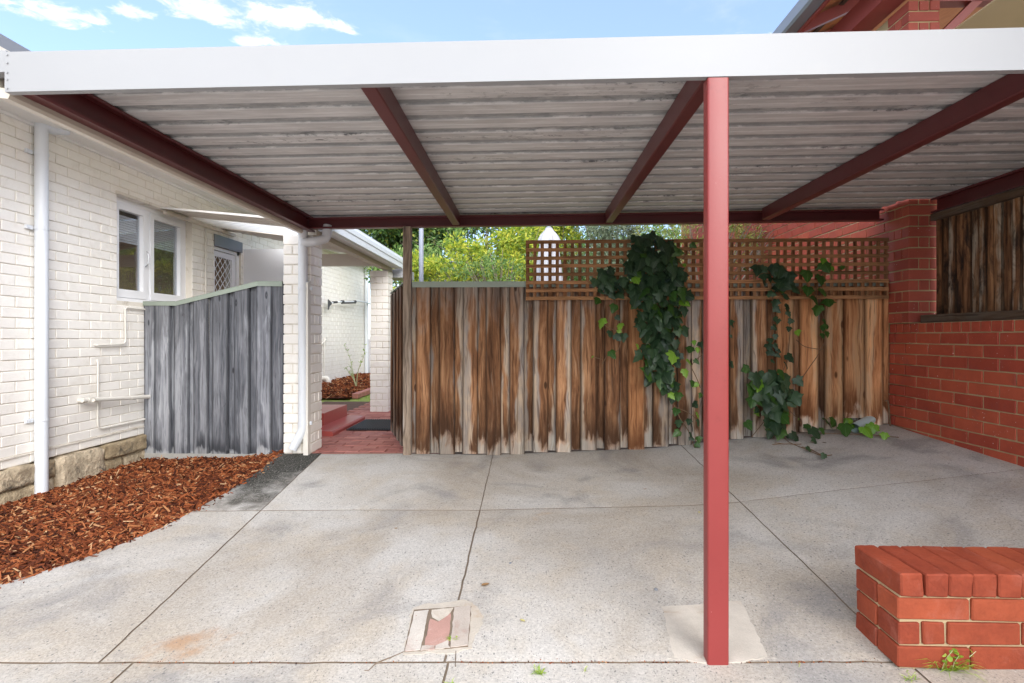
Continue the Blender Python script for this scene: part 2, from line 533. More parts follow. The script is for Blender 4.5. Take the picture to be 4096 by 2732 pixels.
def concrete(name, stain=0):
    m, nt = new_mat(name)
    o, r = coords(nt, False)
    x, y, z = nt.xyz(o)
    big = nt.noise(o, .75, 6.0, .62, .5)
    med = nt.noise(nt.vm('ADD', o, (9, 3, 0)), 3.2, 6.0, .65, .3)
    fine = nt.noise(o, 95.0, 5.0, .78)
    c = nt.mix(nt.ss(big, .36, .62), (.40, .355, .30), (.53, .51, .48))
    c = nt.mix(nt.m('MULTIPLY', nt.ss(med, .46, .72), .55), c, (.47, .405, .32))
    c = nt.mix(nt.m('MULTIPLY', nt.ss(nt.noise(nt.vm('ADD', o, (2, 17, 0)), 1.5, 5.0, .6, .8), .50, .70), .74), c, (.265, .255, .25))
    c = nt.mix(nt.m('MULTIPLY', nt.ss(nt.noise(nt.vm('ADD', o, (5, 1, 4)), 2.3, 5.0, .6, .5), .66, .80), .45), c, (.46, .27, .12))
    sp = nt.m('ADD', .30, nt.m('MULTIPLY', fine, 1.40))
    c = nt.mix(1.0, c, nt.comb(sp, sp, sp), 'MULTIPLY')
    rd = nt.n('ShaderNodeVectorMath', {0: nt.vm('MULTIPLY', nt.vm('SUBTRACT', o, (-1.33, 1.955, 0)), (1.0, 1.5, 0.0))}, operation='LENGTH').outputs['Value']
    rd = nt.m('ADD', rd, nt.m('ADD', nt.m('MULTIPLY', nt.m('SUBTRACT', med, .5), .75), nt.m('MULTIPLY', nt.m('SUBTRACT', nt.noise(o, 14.0, 5.0, .7), .5), .35)))
    c = nt.mix(nt.m('MULTIPLY', nt.ss(rd, .20, .0), .55), c, (.40, .19, .06))
    # exposed dark and pale stones
    hgt = fine
    for scl, thr, lo, colr, amt in ((66.0, .89, .23, (.12, .125, .13), .7), (120.0, .76, .27, (.15, .145, .145), .65), (190.0, .62, .31, (.21, .205, .20), .5), (63.0, .94, .15, (.66, .64, .60), .5)):
        wv = nt.vm('ADD', o, nt.vm('SCALE', (0, 0, 0)))
        v = nt.n('ShaderNodeTexVoronoi', {'Vector': nt.vm('MULTIPLY', o, (1.0, .72, 1.0)), 'Scale': scl, 'Randomness': 1.0}, feature='F1')
        cr = nt.xyz(v.outputs['Color'])[0]
        ds = nt.m('ADD', v.outputs['Distance'], nt.m('MULTIPLY', nt.m('SUBTRACT', fine, .5), .40))
        k = nt.m('MULTIPLY', nt.ss(cr, thr - .02, thr), nt.ss(ds, lo + .05, lo - .03))
        c = nt.mix(nt.m('MULTIPLY', k, amt), c, colr)
    # rubber marks and grime by the fence and the far right
    yy = nt.m('ADD', y, nt.m('MULTIPLY', nt.m('SUBTRACT', med, .5), .9))
    c = nt.mix(nt.m('MULTIPLY', nt.ss(yy, 3.9, 4.7), .28), c, (.22, .20, .175))
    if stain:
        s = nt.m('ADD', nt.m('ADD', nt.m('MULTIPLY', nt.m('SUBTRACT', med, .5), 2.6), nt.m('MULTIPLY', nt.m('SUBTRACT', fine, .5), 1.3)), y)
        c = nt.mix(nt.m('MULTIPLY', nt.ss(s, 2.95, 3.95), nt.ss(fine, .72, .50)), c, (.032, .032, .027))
        c = nt.mix(nt.m('MULTIPLY', nt.ss(nt.m('ADD', x, nt.m('MULTIPLY', med, .3)), -1.9, -2.2), .3), c, (.20, .19, .16))
    finish(nt, c, .88, nt.m('ADD', fine, nt.m('MULTIPLY', med, .6)), .0025, .6, spec=.25)
    return m


M_CONC = concrete('exposed_concrete')
M_CONCS = concrete('stained_concrete', 1)
M_JOINT = brick_mat('joint_dirt', (.13, .095, .07), (.20, .155, .115), .95, .4)


def roof_mat():
    m, nt = new_mat('zinc_roof_underside')
    o, r = coords(nt, False)
    x, y, z = nt.xyz(o)
    st = nt.comb(nt.m('MULTIPLY', x, .25), y, z)
    n1 = nt.noise(st, 7.0, 7.0, .7, .3)
    n2 = nt.noise(nt.comb(nt.m('MULTIPLY', x, .5), y, z), 30.0, 5.0, .7)
    n3 = nt.noise(nt.comb(nt.m('MULTIPLY', x, .05), y, z), 60.0, 3.0, .6)
    c = nt.mix(nt.ss(n1, .3, .7), (.50, .485, .48), (.66, .645, .64))
    sp = nt.m('ADD', .72, nt.m('MULTIPLY', n3, .56))
    c = nt.mix(1.0, c, nt.comb(sp, sp, sp), 'MULTIPLY')
    # rib insides are bare metal, darkened further to paint in the recess shade; white corrosion and black mould sit along their lips
    c = nt.mix(nt.m('MULTIPLY', nt.ss(z, .004, .007), nt.m('ADD', .78, nt.m('MULTIPLY', nt.m('SUBTRACT', n2, .5), 1.2))), c, (.25, .26, .262))
    lip = nt.ss(nt.m('ABSOLUTE', nt.m('SUBTRACT', z, .006)), .006, .003)
    gate = nt.noise(nt.comb(nt.m('MULTIPLY', x, .22), nt.m('MULTIPLY', y, 1.3), 0.0), 2.6, 5.0, .65)
    d = nt.m('MULTIPLY', nt.ss(n2, .53, .60), nt.ss(gate, .50, .62))
    d = nt.m('MULTIPLY', d, nt.m('ADD', .35, nt.m('MULTIPLY', lip, .65)))
    c = nt.mix(nt.m('MULTIPLY', d, .9), c, (.055, .055, .06))
    w = nt.m('MULTIPLY', nt.ss(nt.noise(nt.comb(nt.m('MULTIPLY', x, .3), nt.m('ADD', y, 5.0), z), 24.0, 5.0, .7), .50, .60), lip)
    c = nt.mix(nt.m('MULTIPLY', w, .6), c, (.74, .73, .72))
    finish(nt, c, .55, n2, .0012, .5, metal=.12, spec=.4)
    return m


M_ROOF = roof_mat()


def island_mat(name, stops, rough=.7, trans=0.0, bump=False, spec=.3):
    """colour differs from piece to piece of a joined mass"""
    m, nt = new_mat(name)
    g = nt.n('ShaderNodeNewGeometry').outputs['Random Per Island']
    o = nt.n('ShaderNodeTexCoord').outputs['Object']
    c = nt.ramp(g, stops)
    f = nt.m('ADD', .65, nt.m('MULTIPLY', nt.noise(o, 40.0, 4.0, .6), .7))
    c = nt.mix(1.0, c, nt.comb(f, f, f), 'MULTIPLY')

    def sh(b):
        if not trans:
            return b
        t = nt.n('ShaderNodeBsdfTranslucent', {0: c}).outputs[0]
        return nt.n('ShaderNodeMixShader', {0: trans, 1: b, 2: t}).outputs[0]
    finish(nt, c, rough, nt.noise(o, 150.0, 3.0, .6) if bump else None, .002, .6, spec=spec, shader=sh)
    return m


M_MULCH = island_mat('bark_chips', [(0, (.035, .012, .008)), (.30, (.10, .028, .013)), (.6, (.22, .060, .022)), (.84, (.32, .098, .035)), (.95, (.44, .20, .085)), (1, (.56, .36, .20))], .8, 0, True, .12)
M_MULCHBASE = brick_mat('bark_soil', (.07, .025, .014), (.14, .045, .022), .95, .5)
M_GRASS = island_mat('lawn_blades', [(0, (.16, .28, .04)), (.5, (.28, .40, .07)), (1, (.42, .48, .14))], .6, .3)
M_LAWN = brick_mat('lawn_soil', (.24, .31, .08), (.34, .38, .12), .95, .4)
M_T_DARK = island_mat('tree_leaf_dark', [(0, (.022, .052, .014)), (.5, (.045, .10, .02)), (.85, (.10, .17, .03)), (1, (.28, .28, .05))], .45, .3)
M_T_YEL = island_mat('shrub_leaf_yellow', [(0, (.15, .25, .04)), (.4, (.33, .44, .06)), (.8, (.58, .60, .07)), (1, (.70, .66, .12))], .5, .42)
M_T_MID = island_mat('shrub_leaf_green', [(0, (.08, .16, .04)), (.5, (.17, .30, .08)), (1, (.34, .44, .14))], .5, .35)
M_T_OLIVE = island_mat('olive_leaf', [(0, (.11, .15, .09)), (.5, (.21, .26, .16)), (1, (.36, .41, .29))], .5, .3)
M_T_FINE = island_mat('bottlebrush_leaf', [(0, (.18, .24, .05)), (.5, (.36, .43, .10)), (1, (.60, .61, .20))], .5, .4)
M_BARK = brick_mat('tree_bark', (.17, .135, .10), (.25, .205, .16), .9, .4)
M_TWIG = brick_mat('ivy_twig', (.14, .085, .05), (.22, .14, .085), .9, .3)


def leaf_mat(name, c1, c2, vein, rough=.35):
    m, nt = new_mat(name)
    o, r = coords(nt, False)
    x, y, z = nt.xyz(o)
    ax = nt.m('ABSOLUTE', x)
    # pale veins fanning from the stalk
    ang = nt.m('ARCTAN2', ax, nt.m('MULTIPLY', z, -1.0))
    v = nt.m('ABSOLUTE', nt.m('SUBTRACT', nt.m('FRACT', nt.m('DIVIDE', ang, .85)), .5))
    v = nt.m('SUBTRACT', .5, v)
    c = nt.mix(r, c1, c2)
    c = nt.mix(nt.m('MULTIPLY', nt.ss(v, .055, .01), .55), c, vein)
    n = nt.noise(nt.vm('ADD', o, nt.comb(nt.m('MULTIPLY', r, 40.0), 0.0, 0.0)), 30.0, 4.0, .6)
    f = nt.m('ADD', .7, nt.m('MULTIPLY', n, .6))
    c = nt.mix(1.0, c, nt.comb(f, f, f), 'MULTIPLY')

    def sh(b):
        t = nt.n('ShaderNodeBsdfTranslucent', {0: c}).outputs[0]
        return nt.n('ShaderNodeMixShader', {0: .2, 1: b, 2: t}).outputs[0]
    finish(nt, c, rough, n, .003, .4, spec=.5, shader=sh)
    return m


M_IVY = leaf_mat('ivy_leaf_dark', (.017, .042, .019), (.042, .088, .038), (.10, .16, .08), .4)
M_IVYM = leaf_mat('ivy_leaf_green', (.03, .085, .015), (.055, .13, .02), (.14, .22, .07))
M_IVYB = leaf_mat('ivy_leaf_young', (.13, .30, .02), (.24, .42, .05), (.38, .52, .14))


def simple(name, col, rough=.6, **k):
    m, nt = new_mat(name)
    finish(nt, col, rough, **k)
    return m


M_RUBBER = simple('black_rubber', (.018, .019, .022), .5)
M_BLACK = simple('black_plastic', (.025, .026, .03), .45)
M_SPRING = simple('wire_metal', (.45, .46, .48), .35, metal=.8)
M_ROOMWALL = simple('room_wall', (.48, .33, .22), .8)
M_ROOMDARK = simple('room_dark', (.05, .04, .035), .8)
M_BLIND = simple('blind_slat', (.72, .72, .73), .5)
M_UMB = paint('umbrella_cover', (.44, .44, .47), .8, .05)
M_TAN = paint('tan_ceiling_board', (.52, .40, .23), .8, .1)
M_TILE = brick_mat('terracotta_tile', (.36, .13, .05), (.50, .20, .08), .85, .25)
M_PVC = paint('pale_pvc', (.48, .60, .60), .4, .06)
M_GROUND = brick_mat('ground_soil', (.22, .20, .17), (.30, .27, .23), .95, .3)
M_LEAFBROWN = simple('dry_leaf', (.28, .16, .07), .7)
M_LEAFYEL = simple('dry_leaf_yellow', (.52, .46, .18), .7)
M_WEED = island_mat('weed_leaf', [(0, (.16, .30, .03)), (.5, (.30, .45, .05)), (1, (.45, .55, .10))], .5, .3)
M_FARWALL = paint('neighbour_wall', (.72, .72, .72), .8, .04)
M_FARROOF = paint('neighbour_roof', (.42, .44, .47), .6, .06)


def glass_mat():
    m, nt = new_mat('window_glass')
    g = nt.n('ShaderNodeBsdfGlossy', {'Color': (.95, .96, .98, 1), 'Roughness': .012}).outputs[0]
    t = nt.n('ShaderNodeBsdfTransparent', {0: (.82, .84, .86, 1)}).outputs[0]
    fr = nt.n('ShaderNodeFresnel', {'IOR': 1.55}).outputs[0]
    front = nt.m('SUBTRACT', 1.0, nt.n('ShaderNodeNewGeometry').outputs['Backfacing'])
    f = nt.m('MULTIPLY', nt.m('ADD', nt.m('MULTIPLY', fr, 1.5), .03), front)
    nt.n('ShaderNodeOutputMaterial', {0: nt.n('ShaderNodeMixShader', {0: f, 1: t, 2: g}).outputs[0]})
    return m


M_GLASS = glass_mat()


def translucent_panel():
    m, nt = new_mat('clear_roof_panel')
    d = nt.n('ShaderNodeBsdfDiffuse', {0: (.85, .84, .80, 1)}).outputs[0]
    t = nt.n('ShaderNodeBsdfTranslucent', {0: (.92, .91, .87, 1)}).outputs[0]
    nt.n('ShaderNodeOutputMaterial', {0: nt.n('ShaderNodeMixShader', {0: .75, 1: d, 2: t}).outputs[0]})
    return m


M_CLEAR = translucent_panel()

M_PLINTH = brick_mat('pale_plinth_timber', (.36, .35, .325), (.46, .45, .42), .9, .3)
# ---------------------------------------------------------------- ground and driveway
rnd = random.Random(11)
g = MB()
g.add([(-300, -300, -.4), (300, -300, -.4), (300, 300, -.4), (-300, 300, -.4)], [(0, 1, 2, 3)])
tag(g.build('ground', M_GROUND), kind='structure')

MULCH_EDGE = [(-3.0, -6.2), (1.0, -4.3), (1.5, -3.75), (2.0, -3.02), (2.4, -2.52), (2.6, -2.36), (2.75, -2.28), (3.05, -2.17), (3.6, -2.12), (4.1, -2.14), (4.6, -2.22), (4.9, -2.2)]


def edge_x(Y):
    return lerp_table(MULCH_EDGE, Y)


def joint1(Y):
    return -1.57 - .093 * (Y - 1.86)


drive = MB()                                          # dirt showing in the joints
NXD, NYD = 60, 90
vs = []
for j in range(NYD):
    Y = -3.5 + 8.04 * j / (NYD - 1)
    for i in range(NXD):
        xe = min(edge_x(Y) + .03, -1.95)
        X = xe + (3.065 - xe) * i / (NXD - 1)
        vs.append((X, Y, gz(X, Y) - .0055))
drive.add(vs, [(j * NXD + i, j * NXD + i + 1, (j + 1) * NXD + i + 1, (j + 1) * NXD + i) for j in range(NYD - 1) for i in range(NXD - 1)])
DRIVE = drive.build('driveway', M_JOINT)
tag(DRIVE, kind='structure')


def slab(xl, xr, y0, y1, mat, gap=.0045, n=(26, 26), ragged=.0035, skip=None, drop=.0015):
    """one concrete slab: a sheet that follows the fall of the drive, with a worn arris and a skirt into the joint"""
    fl = xl if callable(xl) else (lambda Y: xl)
    fr = xr if callable(xr) else (lambda Y: xr)
    b = MB()
    nx, ny = n
    rim = {}
    vs = []
    us = [0, .012] + [i / (nx - 3) for i in range(1, nx - 3)] + [.988, 1]
    for j in range(ny):
        tv = us[j] if len(us) == ny else j / (ny - 1)
        Y0 = y0 + gap + (y1 - y0 - 2 * gap) * tv
        for i in range(nx):
            Y = Y0
            a, c = fl(Y) + gap, fr(Y) - gap
            X = a + (c - a) * us[i]
            if i in (0, nx - 1):
                X += ragged * pnoise(Vector((X * 3, Y * 14, 1.3))) * 1.4
            if j in (0, ny - 1):
                Y += ragged * pnoise(Vector((X * 14, Y * 3, 7.1))) * 1.4
            z = gz(X, Y) + .0012 * pnoise(Vector((X * 2.2, Y * 2.2, 0)))
            if i in (0, nx - 1) or j in (0, ny - 1):
                z -= drop
            vs.append((X, Y, z))
    fs = [(j * nx + i, j * nx + i + 1, (j + 1) * nx + i + 1, (j + 1) * nx + i) for j in range(ny - 1) for i in range(nx - 1)
          if not (skip and skip(Vector(vs[j * nx + i]), Vector(vs[(j + 1) * nx + i + 1])))]
    ring = [i for i in range(nx)] + [j * nx + nx - 1 for j in range(1, ny)] + [(ny - 1) * nx + i for i in range(nx - 2, -1, -1)] + [j * nx for j in range(ny - 2, 0, -1)]
    base = len(vs)
    m_ = len(ring)
    vs += [tuple(vs[k]) for k in ring]
    vs += [(vs[k][0], vs[k][1], vs[k][2] - .05) for k in ring]
    fs += [(base + k, base + m_ + k, base + m_ + (k + 1) % m_, base + (k + 1) % m_) for k in range(m_)]
    b.add(vs, fs)
    o = b.build('concrete_slab', mat, DRIVE, smooth=False)
    o.data.materials.append(M_JOINT)
    nf = len(o.data.polygons)
    for p in o.data.polygons:
        p.use_smooth = True
        if p.index >= nf - m_:
            p.material_index = 1
            p.use_smooth = False
    return o


YF, YM, YB = 1.862, 3.27, 4.52
slab(edge_x, joint1, YM, YB + .03, M_CONCS, .003)
slab(edge_x, joint1, YF, YM, M_CONC)
slab(joint1, -.3, YM, YB, M_CONC, .003)
slab(joint1, -.3, YF, YM, M_CONC)
slab(-.3, 1.32, YM, YB, M_CONC, .003)
slab(-.3, 1.32, YF, YM, M_CONC)
slab(1.32, 3.07, YM, YB, M_CONC, .002)
slab(1.32, 3.07, YF, YM, M_CONC, .002, n=(26, 26))
slab(lambda Y: edge_x(Y), -1.44, -.6, YF, M_CONC)
slab(-1.44, -.285, -.6, YF, M_CONC)
slab(-.285, 1.33, -.6, YF, M_CONC)
slab(1.33, 3.07, -.6, YF, M_CONC)
slab(-6.2, 3.07, -3.5, -.6, M_CONC, n=(12, 12))

# the sunk brick drain in the concrete, with ragged mortar round it
dr = thing('brick_drain_cover', 'three worn bricks, two pale and one pink, sunk into the concrete', 'drain cover', (-.35, 2.08, gz(-.35, 2.08)))


def ragged_patch(pts, z, seed, amp=.012, step=.02):
    r_ = random.Random(seed)
    out = []
    for i, p in enumerate(pts):
        q = pts[(i + 1) % len(pts)]
        k = max(1, int(math.hypot(q[0] - p[0], q[1] - p[1]) / step))
        for j in range(k):
            t = j / k
            out.append((p[0] + (q[0] - p[0]) * t + r_.uniform(-amp, amp), p[1] + (q[1] - p[1]) * t + r_.uniform(-amp, amp)))
    return out


def flat_piece(name, pts, zoff, mat, parent, seed=1, amp=.01, thick=.02, z=None, step=.02):
    pl = ragged_patch(pts, 0, seed, amp, step)
    b = MB()
    n = len(pl)
    top = [(x, y, gz(x, y) + zoff) for x, y in pl]
    bot = [(x, y, gz(x, y) + zoff - thick) for x, y in pl]
    b.add(top + bot, [tuple(range(n))] + [(i, n + i, n + (i + 1) % n, (i + 1) % n) for i in range(n)])
    return b.build(name, mat, parent)


def q2(cx, cy):                                        # pixel in the 2279-wide zoom of the middle foreground
    p = on_d(1300 + cx / 1.5193, 1700 + cy / 1.5193, (H - .012) * F / (1700 + cy / 1.5193 - HZ))
    return (p.x, p.y)


flat_piece('mortar_bed', [q2(478, 1372), q2(524, 1122), q2(600, 1098), q2(838, 1078), q2(905, 1104), q2(960, 1170), q2(950, 1230), q2(898, 1290), q2(884, 1350), q2(800, 1362)], .0018, M_PATCH, dr, 3, .007, .02)
flat_piece('joint_dirt', [q2(539, 1128), q2(890, 1112), q2(871, 1336), q2(479, 1360)], .0030, M_JOINT, dr, 5, .002, .02)
flat_piece('brick', [q2(545, 1138), q2(630, 1132), q2(580, 1350), q2(486, 1355)], .0055, M_OLDBRICK, dr, 7, .0015, .05)
flat_piece('brick', [q2(640, 1180), q2(690, 1198), q2(766, 1150), q2(752, 1318), q2(680, 1330), q2(604, 1324)], .0045, M_PINKBRICK, dr, 9, .0025, .05)
flat_piece('mortar_chunk', [q2(648, 1132), q2(780, 1122), q2(766, 1148), q2(694, 1192), q2(650, 1172)], .0052, M_PATCH, dr, 10, .003, .05)
flat_piece('mortar_chunk', [q2(592, 1330), q2(668, 1326), q2(666, 1348), q2(586, 1352)], .0056, M_OLDBRICK, dr, 13, .003, .05, step=.012)
flat_piece('mortar_chunk', [q2(676, 1330), q2(748, 1300), q2(756, 1340), q2(672, 1348)], .0054, M_OLDBRICK, dr, 14, .003, .05, step=.012)
flat_piece('brick', [q2(786, 1121), q2(887, 1116), q2(868, 1330), q2(760, 1340)], .006, M_OLDBRICK, dr, 11, .0015, .05)
crk = flat_piece('ground_crack', [q2(240, 1453), q2(264, 1450), q2(310, 1410), q2(440, 1367), q2(478, 1353), q2(478, 1356), q2(442, 1370), q2(312, 1413), q2(266, 1453), q2(240, 1456)], .0022, M_JOINT, None, 17, .0012, .01)
tag(crk, kind='structure')
crk = flat_piece('ground_crack', [q2(794, 1356), q2(798, 1356), q2(794, 1440), q2(788, 1440)], .0022, M_JOINT, None, 18, .001, .01)
tag(crk, kind='structure')
pp = flat_piece('concrete_patch', [(on_d(2648, 2456, 2.178).x, on_d(2648, 2456, 2.178).y), (.905, 2.235), (.86, 1.885), (.74, 1.858), (.62, 1.856), (.525, 1.885)], .0022, M_PATCH, None, 21, .004, .02)
tag(pp, kind='structure')
pp = flat_piece('concrete_patch', [(.52, 2.205), (.58, 2.26), (.93, 2.27), (.965, 2.20), (.90, 1.88), (.50, 1.88)], .0012, M_CONC, None, 22, .006, .02)
tag(pp, kind='structure')


# ---------------------------------------------------------------- bricks
def courses(parent, axis, c, face, a0, a1, z0, n, pitch, phase, mat, holes=(), depth=.10, L=.24, joint=.010, stuff=None, seed=0, rough=.0016, out=.003, bev=.0035, z_of=None):
    """lay brick courses on an upright face; every brick an object, those picked by stuff(a, z) joined into one mass"""
    r_ = random.Random(seed)
    mass = MB()
    for k in range(n):
        zb = z0 + k * pitch
        zc = zb + pitch / 2
        off = phase + (k % 2) * L / 2
        j0 = off - math.ceil((off - a0) / L + 1) * L
        while j0 < a1:
            segs = [(max(a0, j0 + joint / 2), min(a1, j0 + L - joint / 2))]
            for (h0, h1, hz0, hz1) in holes:
                if hz0 - .02 < zc < hz1 + .02:
                    ns = []
                    for s0, s1 in segs:
                        if s1 <= h0 or s0 >= h1:
                            ns.append((s0, s1))
                        else:
                            if s0 < h0:
                                ns.append((s0, h0))
                            if s1 > h1:
                                ns.append((h1, s1))
                    segs = ns
            for s0, s1 in segs:
                ln = round((s1 - s0) / .01) * .01
                if ln < .03:
                    continue
                a = (s0 + s1) / 2
                pr = out * r_.uniform(-1, 1)
                h = pitch - joint
                if axis == 'y':
                    loc = (c - face * (depth / 2) + face * pr, a, zc)
                    dims = (depth, ln, h)
                else:
                    loc = (a, c - face * (depth / 2) + face * pr, zc)
                    dims = (ln, depth, h)
                if stuff and stuff(a, zc):
                    d = dims
                    mass.box(loc[0] - d[0] / 2, loc[0] + d[0] / 2, loc[1] - d[1] / 2, loc[1] + d[1] / 2, loc[2] - d[2] / 2, loc[2] + d[2] / 2)
                else:
                    me = bevel_box(*dims, bev, mat, r_.randrange(4), rough)
                    put('brick', me, parent, loc, (r_.uniform(-.006, .006), r_.uniform(-.006, .006), r_.uniform(-.006, .006)))
            j0 += L
    if mass.v:
        tag(mass.build('brickwork', mat, parent), kind='stuff')


def brick_pillar(root, x0, y0, w, z0, n, pitch, mat, mort, seed, bev=.0035, rough=.0014, parity=0):
    core = MB()
    core.box(x0 + .007, x0 + w - .007, y0 + .007, y0 + w - .007, z0, z0 + n * pitch)
    co = core.build('mortar', mort, root)
    r_ = random.Random(seed)
    t = (w - .018) / 3
    for k in range(n):
        zc = z0 + (k + .5) * pitch
        for i in range(3):
            o_ = x0 if (k + parity) % 2 else y0
            cc = o_ + t / 2 + i * (t + .009)
            pr = r_.uniform(-.002, .002)
            if (k + parity) % 2:
                me = bevel_box(round(t, 3), w, pitch - .010, bev, mat, r_.randrange(4), rough)
                put('brick', me, root, (cc, y0 + w / 2 + pr, zc))
            else:
                me = bevel_box(w, round(t, 3), pitch - .010, bev, mat, r_.randrange(4), rough)
                put('brick', me, root, (x0 + w / 2 + pr, cc, zc))
    return co


# ---------------------------------------------------------------- the white house on the left
WX = -4.15
WH = thing('white_brick_house', 'cream painted brick house with white casement window and limestone footing', 'house', (WX, 5.0, -.17))
WIN = (5.14, 6.32, 1.53, 2.61)
DOOR = (6.77, 7.42, .33, 2.53)
w = MB()
XI = WX - .24
for y0, y1, z0, z1 in ((-2.5, WIN[0], .112, 2.95), (WIN[0], WIN[1], .112, WIN[2]), (WIN[0], WIN[1], WIN[3], 2.95), (WIN[1], DOOR[0], .112, 2.95),
                       (DOOR[0], DOOR[1], DOOR[3], 2.95), (DOOR[0], DOOR[1], .112, DOOR[2]), (DOOR[1], 13.3, .112, 2.95)):
    w.box(XI, WX - .006, y0, y1, z0, z1)
WALL = w.build('wall', M_CREAMMORT, WH)
w = MB()
w.box(XI, WX + .004, -2.5, 13.3, -.4, -.02)
w.build('footing', M_STONE, WH)
holes = [(WIN[0], WIN[1], WIN[2], WIN[3]), (DOOR[0], DOOR[1], DOOR[2], DOOR[3])]
courses(WALL, 'y', WX, 1, -2.4, 13.29, .112, 33, .086, 4.577 - .12, M_CREAM, holes, seed=2, joint=.0075, out=.0022,
        stuff=lambda a, z: not ((3.75 < a < 5.62) or (5.62 <= a < 6.80 and z > 1.45 and (z < 2.62 or z > 2.60))))
# brick reveal at the far side of the window
r_ = random.Random(5)
for k in range(13):
    zc = .112 + (16.5 + k) * .086
    if WIN[2] - .03 < zc < WIN[3]:
        put('brick', bevel_box(.22, .10, .0765, .0035, M_CREAM, r_.randrange(4), .0016), WALL, (WX - .11, WIN[1] + .052, zc))
# projecting fillet one course above the stones
w = MB()
for i in range(40):
    y0 = -2.0 + i * .19
    w.box(WX - .02, WX + .010 + .003 * pnoise(Vector((i * .7, 0, 0))), y0, y0 + .19, .186, .198)
w.build('drip_fillet', M_CREAMMORT, WH)
# limestone blocks: (src x left, right at the wall), top and bottom heights
r_ = random.Random(8)


def stone(y0, y1, z0, z1, seed, out=.035):
    bm = bmesh.new()
    bmesh.ops.create_cube(bm, size=1)
    bmesh.ops.bevel(bm, geom=bm.edges[:], offset=.09, segments=1, affect='EDGES')
    bmesh.ops.subdivide_edges(bm, edges=bm.edges[:], cuts=5, use_grid_fill=True)
    bmesh.ops.recalc_face_normals(bm, faces=bm.faces)
    sz = Vector((.16, y1 - y0, z1 - z0))
    for v in bm.verts:
        p = Vector((v.co.x * sz.x, v.co.y * sz.y, v.co.z * sz.z))
        q = p * 9 + Vector((seed * 3.1, seed * 1.7, 0))
        d = pnoise(q) * .016 + pnoise(q * 2.3) * .010 + pnoise(q * 5.5) * .006
        v.co = p + Vector((p.x, p.y, p.z)).normalized() * d
    for f in bm.faces:
        f.smooth = True
    me = bpy.data.meshes.new('stone_shape')
    bm.to_mesh(me)
    bm.free()
    me.materials.append(M_STONE)
    put('foundation_stone', me, WH, (WX + out - .08, (y0 + y1) / 2, (z0 + z1) / 2))


def ywall(sx):                                          # where a picture column meets the wall
    p = on_x(sx, 1345, WX)
    return p.y


sb = [ywall(k) for k in (-190, -60, 128, 218, 404, 488, 572)]
stone(2.9, 3.4, -.33, .10, 20)
stone(sb[0] - .02, sb[1], -.31, .10, 1)
stone(sb[1] + .015, sb[2], -.06, .105, 2, .045)
stone(sb[1] + .03, sb[2] + .05, -.36, -.075, 3, .03)
stone(sb[2] + .015, sb[3] - .01, -.06, .095, 4, .025)
stone(sb[2] + .06, sb[3] - .01, -.34, -.075, 5, .02)
stone(sb[3], sb[4], -.32, .10, 6, .05)
stone(sb[4] + .012, sb[6] + .1, -.045, .105, 7, .045)
stone(sb[4] + .012, sb[5], -.33, -.06, 8, .03)
stone(sb[5] + .012, sb[6] + .1, -.33, -.065, 9, .02)
# eave: soffit board, bead, gutter and a slice of roof
w = MB()
w.box(WX - .3, -3.42, -2.5, 7.7, 2.95, 2.965)
w.box(WX - .3, -3.90, 7.7, 13.6, 2.95, 2.965)
w.build('soffit', M_SOFFIT, WH)
w = MB()
w.box(WX - .0, WX + .028, -2.5, 13.3, 2.925, 2.949)
w.build('soffit_bead', M_SOFFIT, WH)
w = MB()
w.prism([(-3.42, 2.93), (-3.30, 2.93), (-3.285, 2.95), (-3.285, 3.055), (-3.30, 3.065), (-3.315, 3.055), (-3.42, 3.05)], 'y', -2.5, 7.7)
w.build('gutter', M_GREYGUT, WH)
w = MB()
w.add([(-3.36, -2.5, 3.07), (-3.36, 7.7, 3.07), (-7.5, 7.7, 4.5), (-7.5, -2.5, 4.5), (-3.36, -2.5, 3.04), (-3.36, 7.7, 3.04), (-7.5, 7.7, 4.47), (-7.5, -2.5, 4.47)],
      [(0, 1, 2, 3), (7, 6, 5, 4), (0, 4, 5, 1), (3, 2, 6, 7), (1, 5, 6, 2), (0, 3, 7, 4)])
w.add([(-3.88, 7.7, 3.07), (-3.88, 13.7, 3.07), (-7.5, 13.7, 4.4), (-7.5, 7.7, 4.4), (-3.88, 7.7, 2.97), (-3.88, 13.7, 2.97), (-7.5, 13.7, 4.3), (-7.5, 7.7, 4.3)],
      [(0, 1, 2, 3), (7, 6, 5, 4), (0, 4, 5, 1), (3, 2, 6, 7), (1, 5, 6, 2), (0, 3, 7, 4)])
w.build('roof', M_GREYGUT, WH)
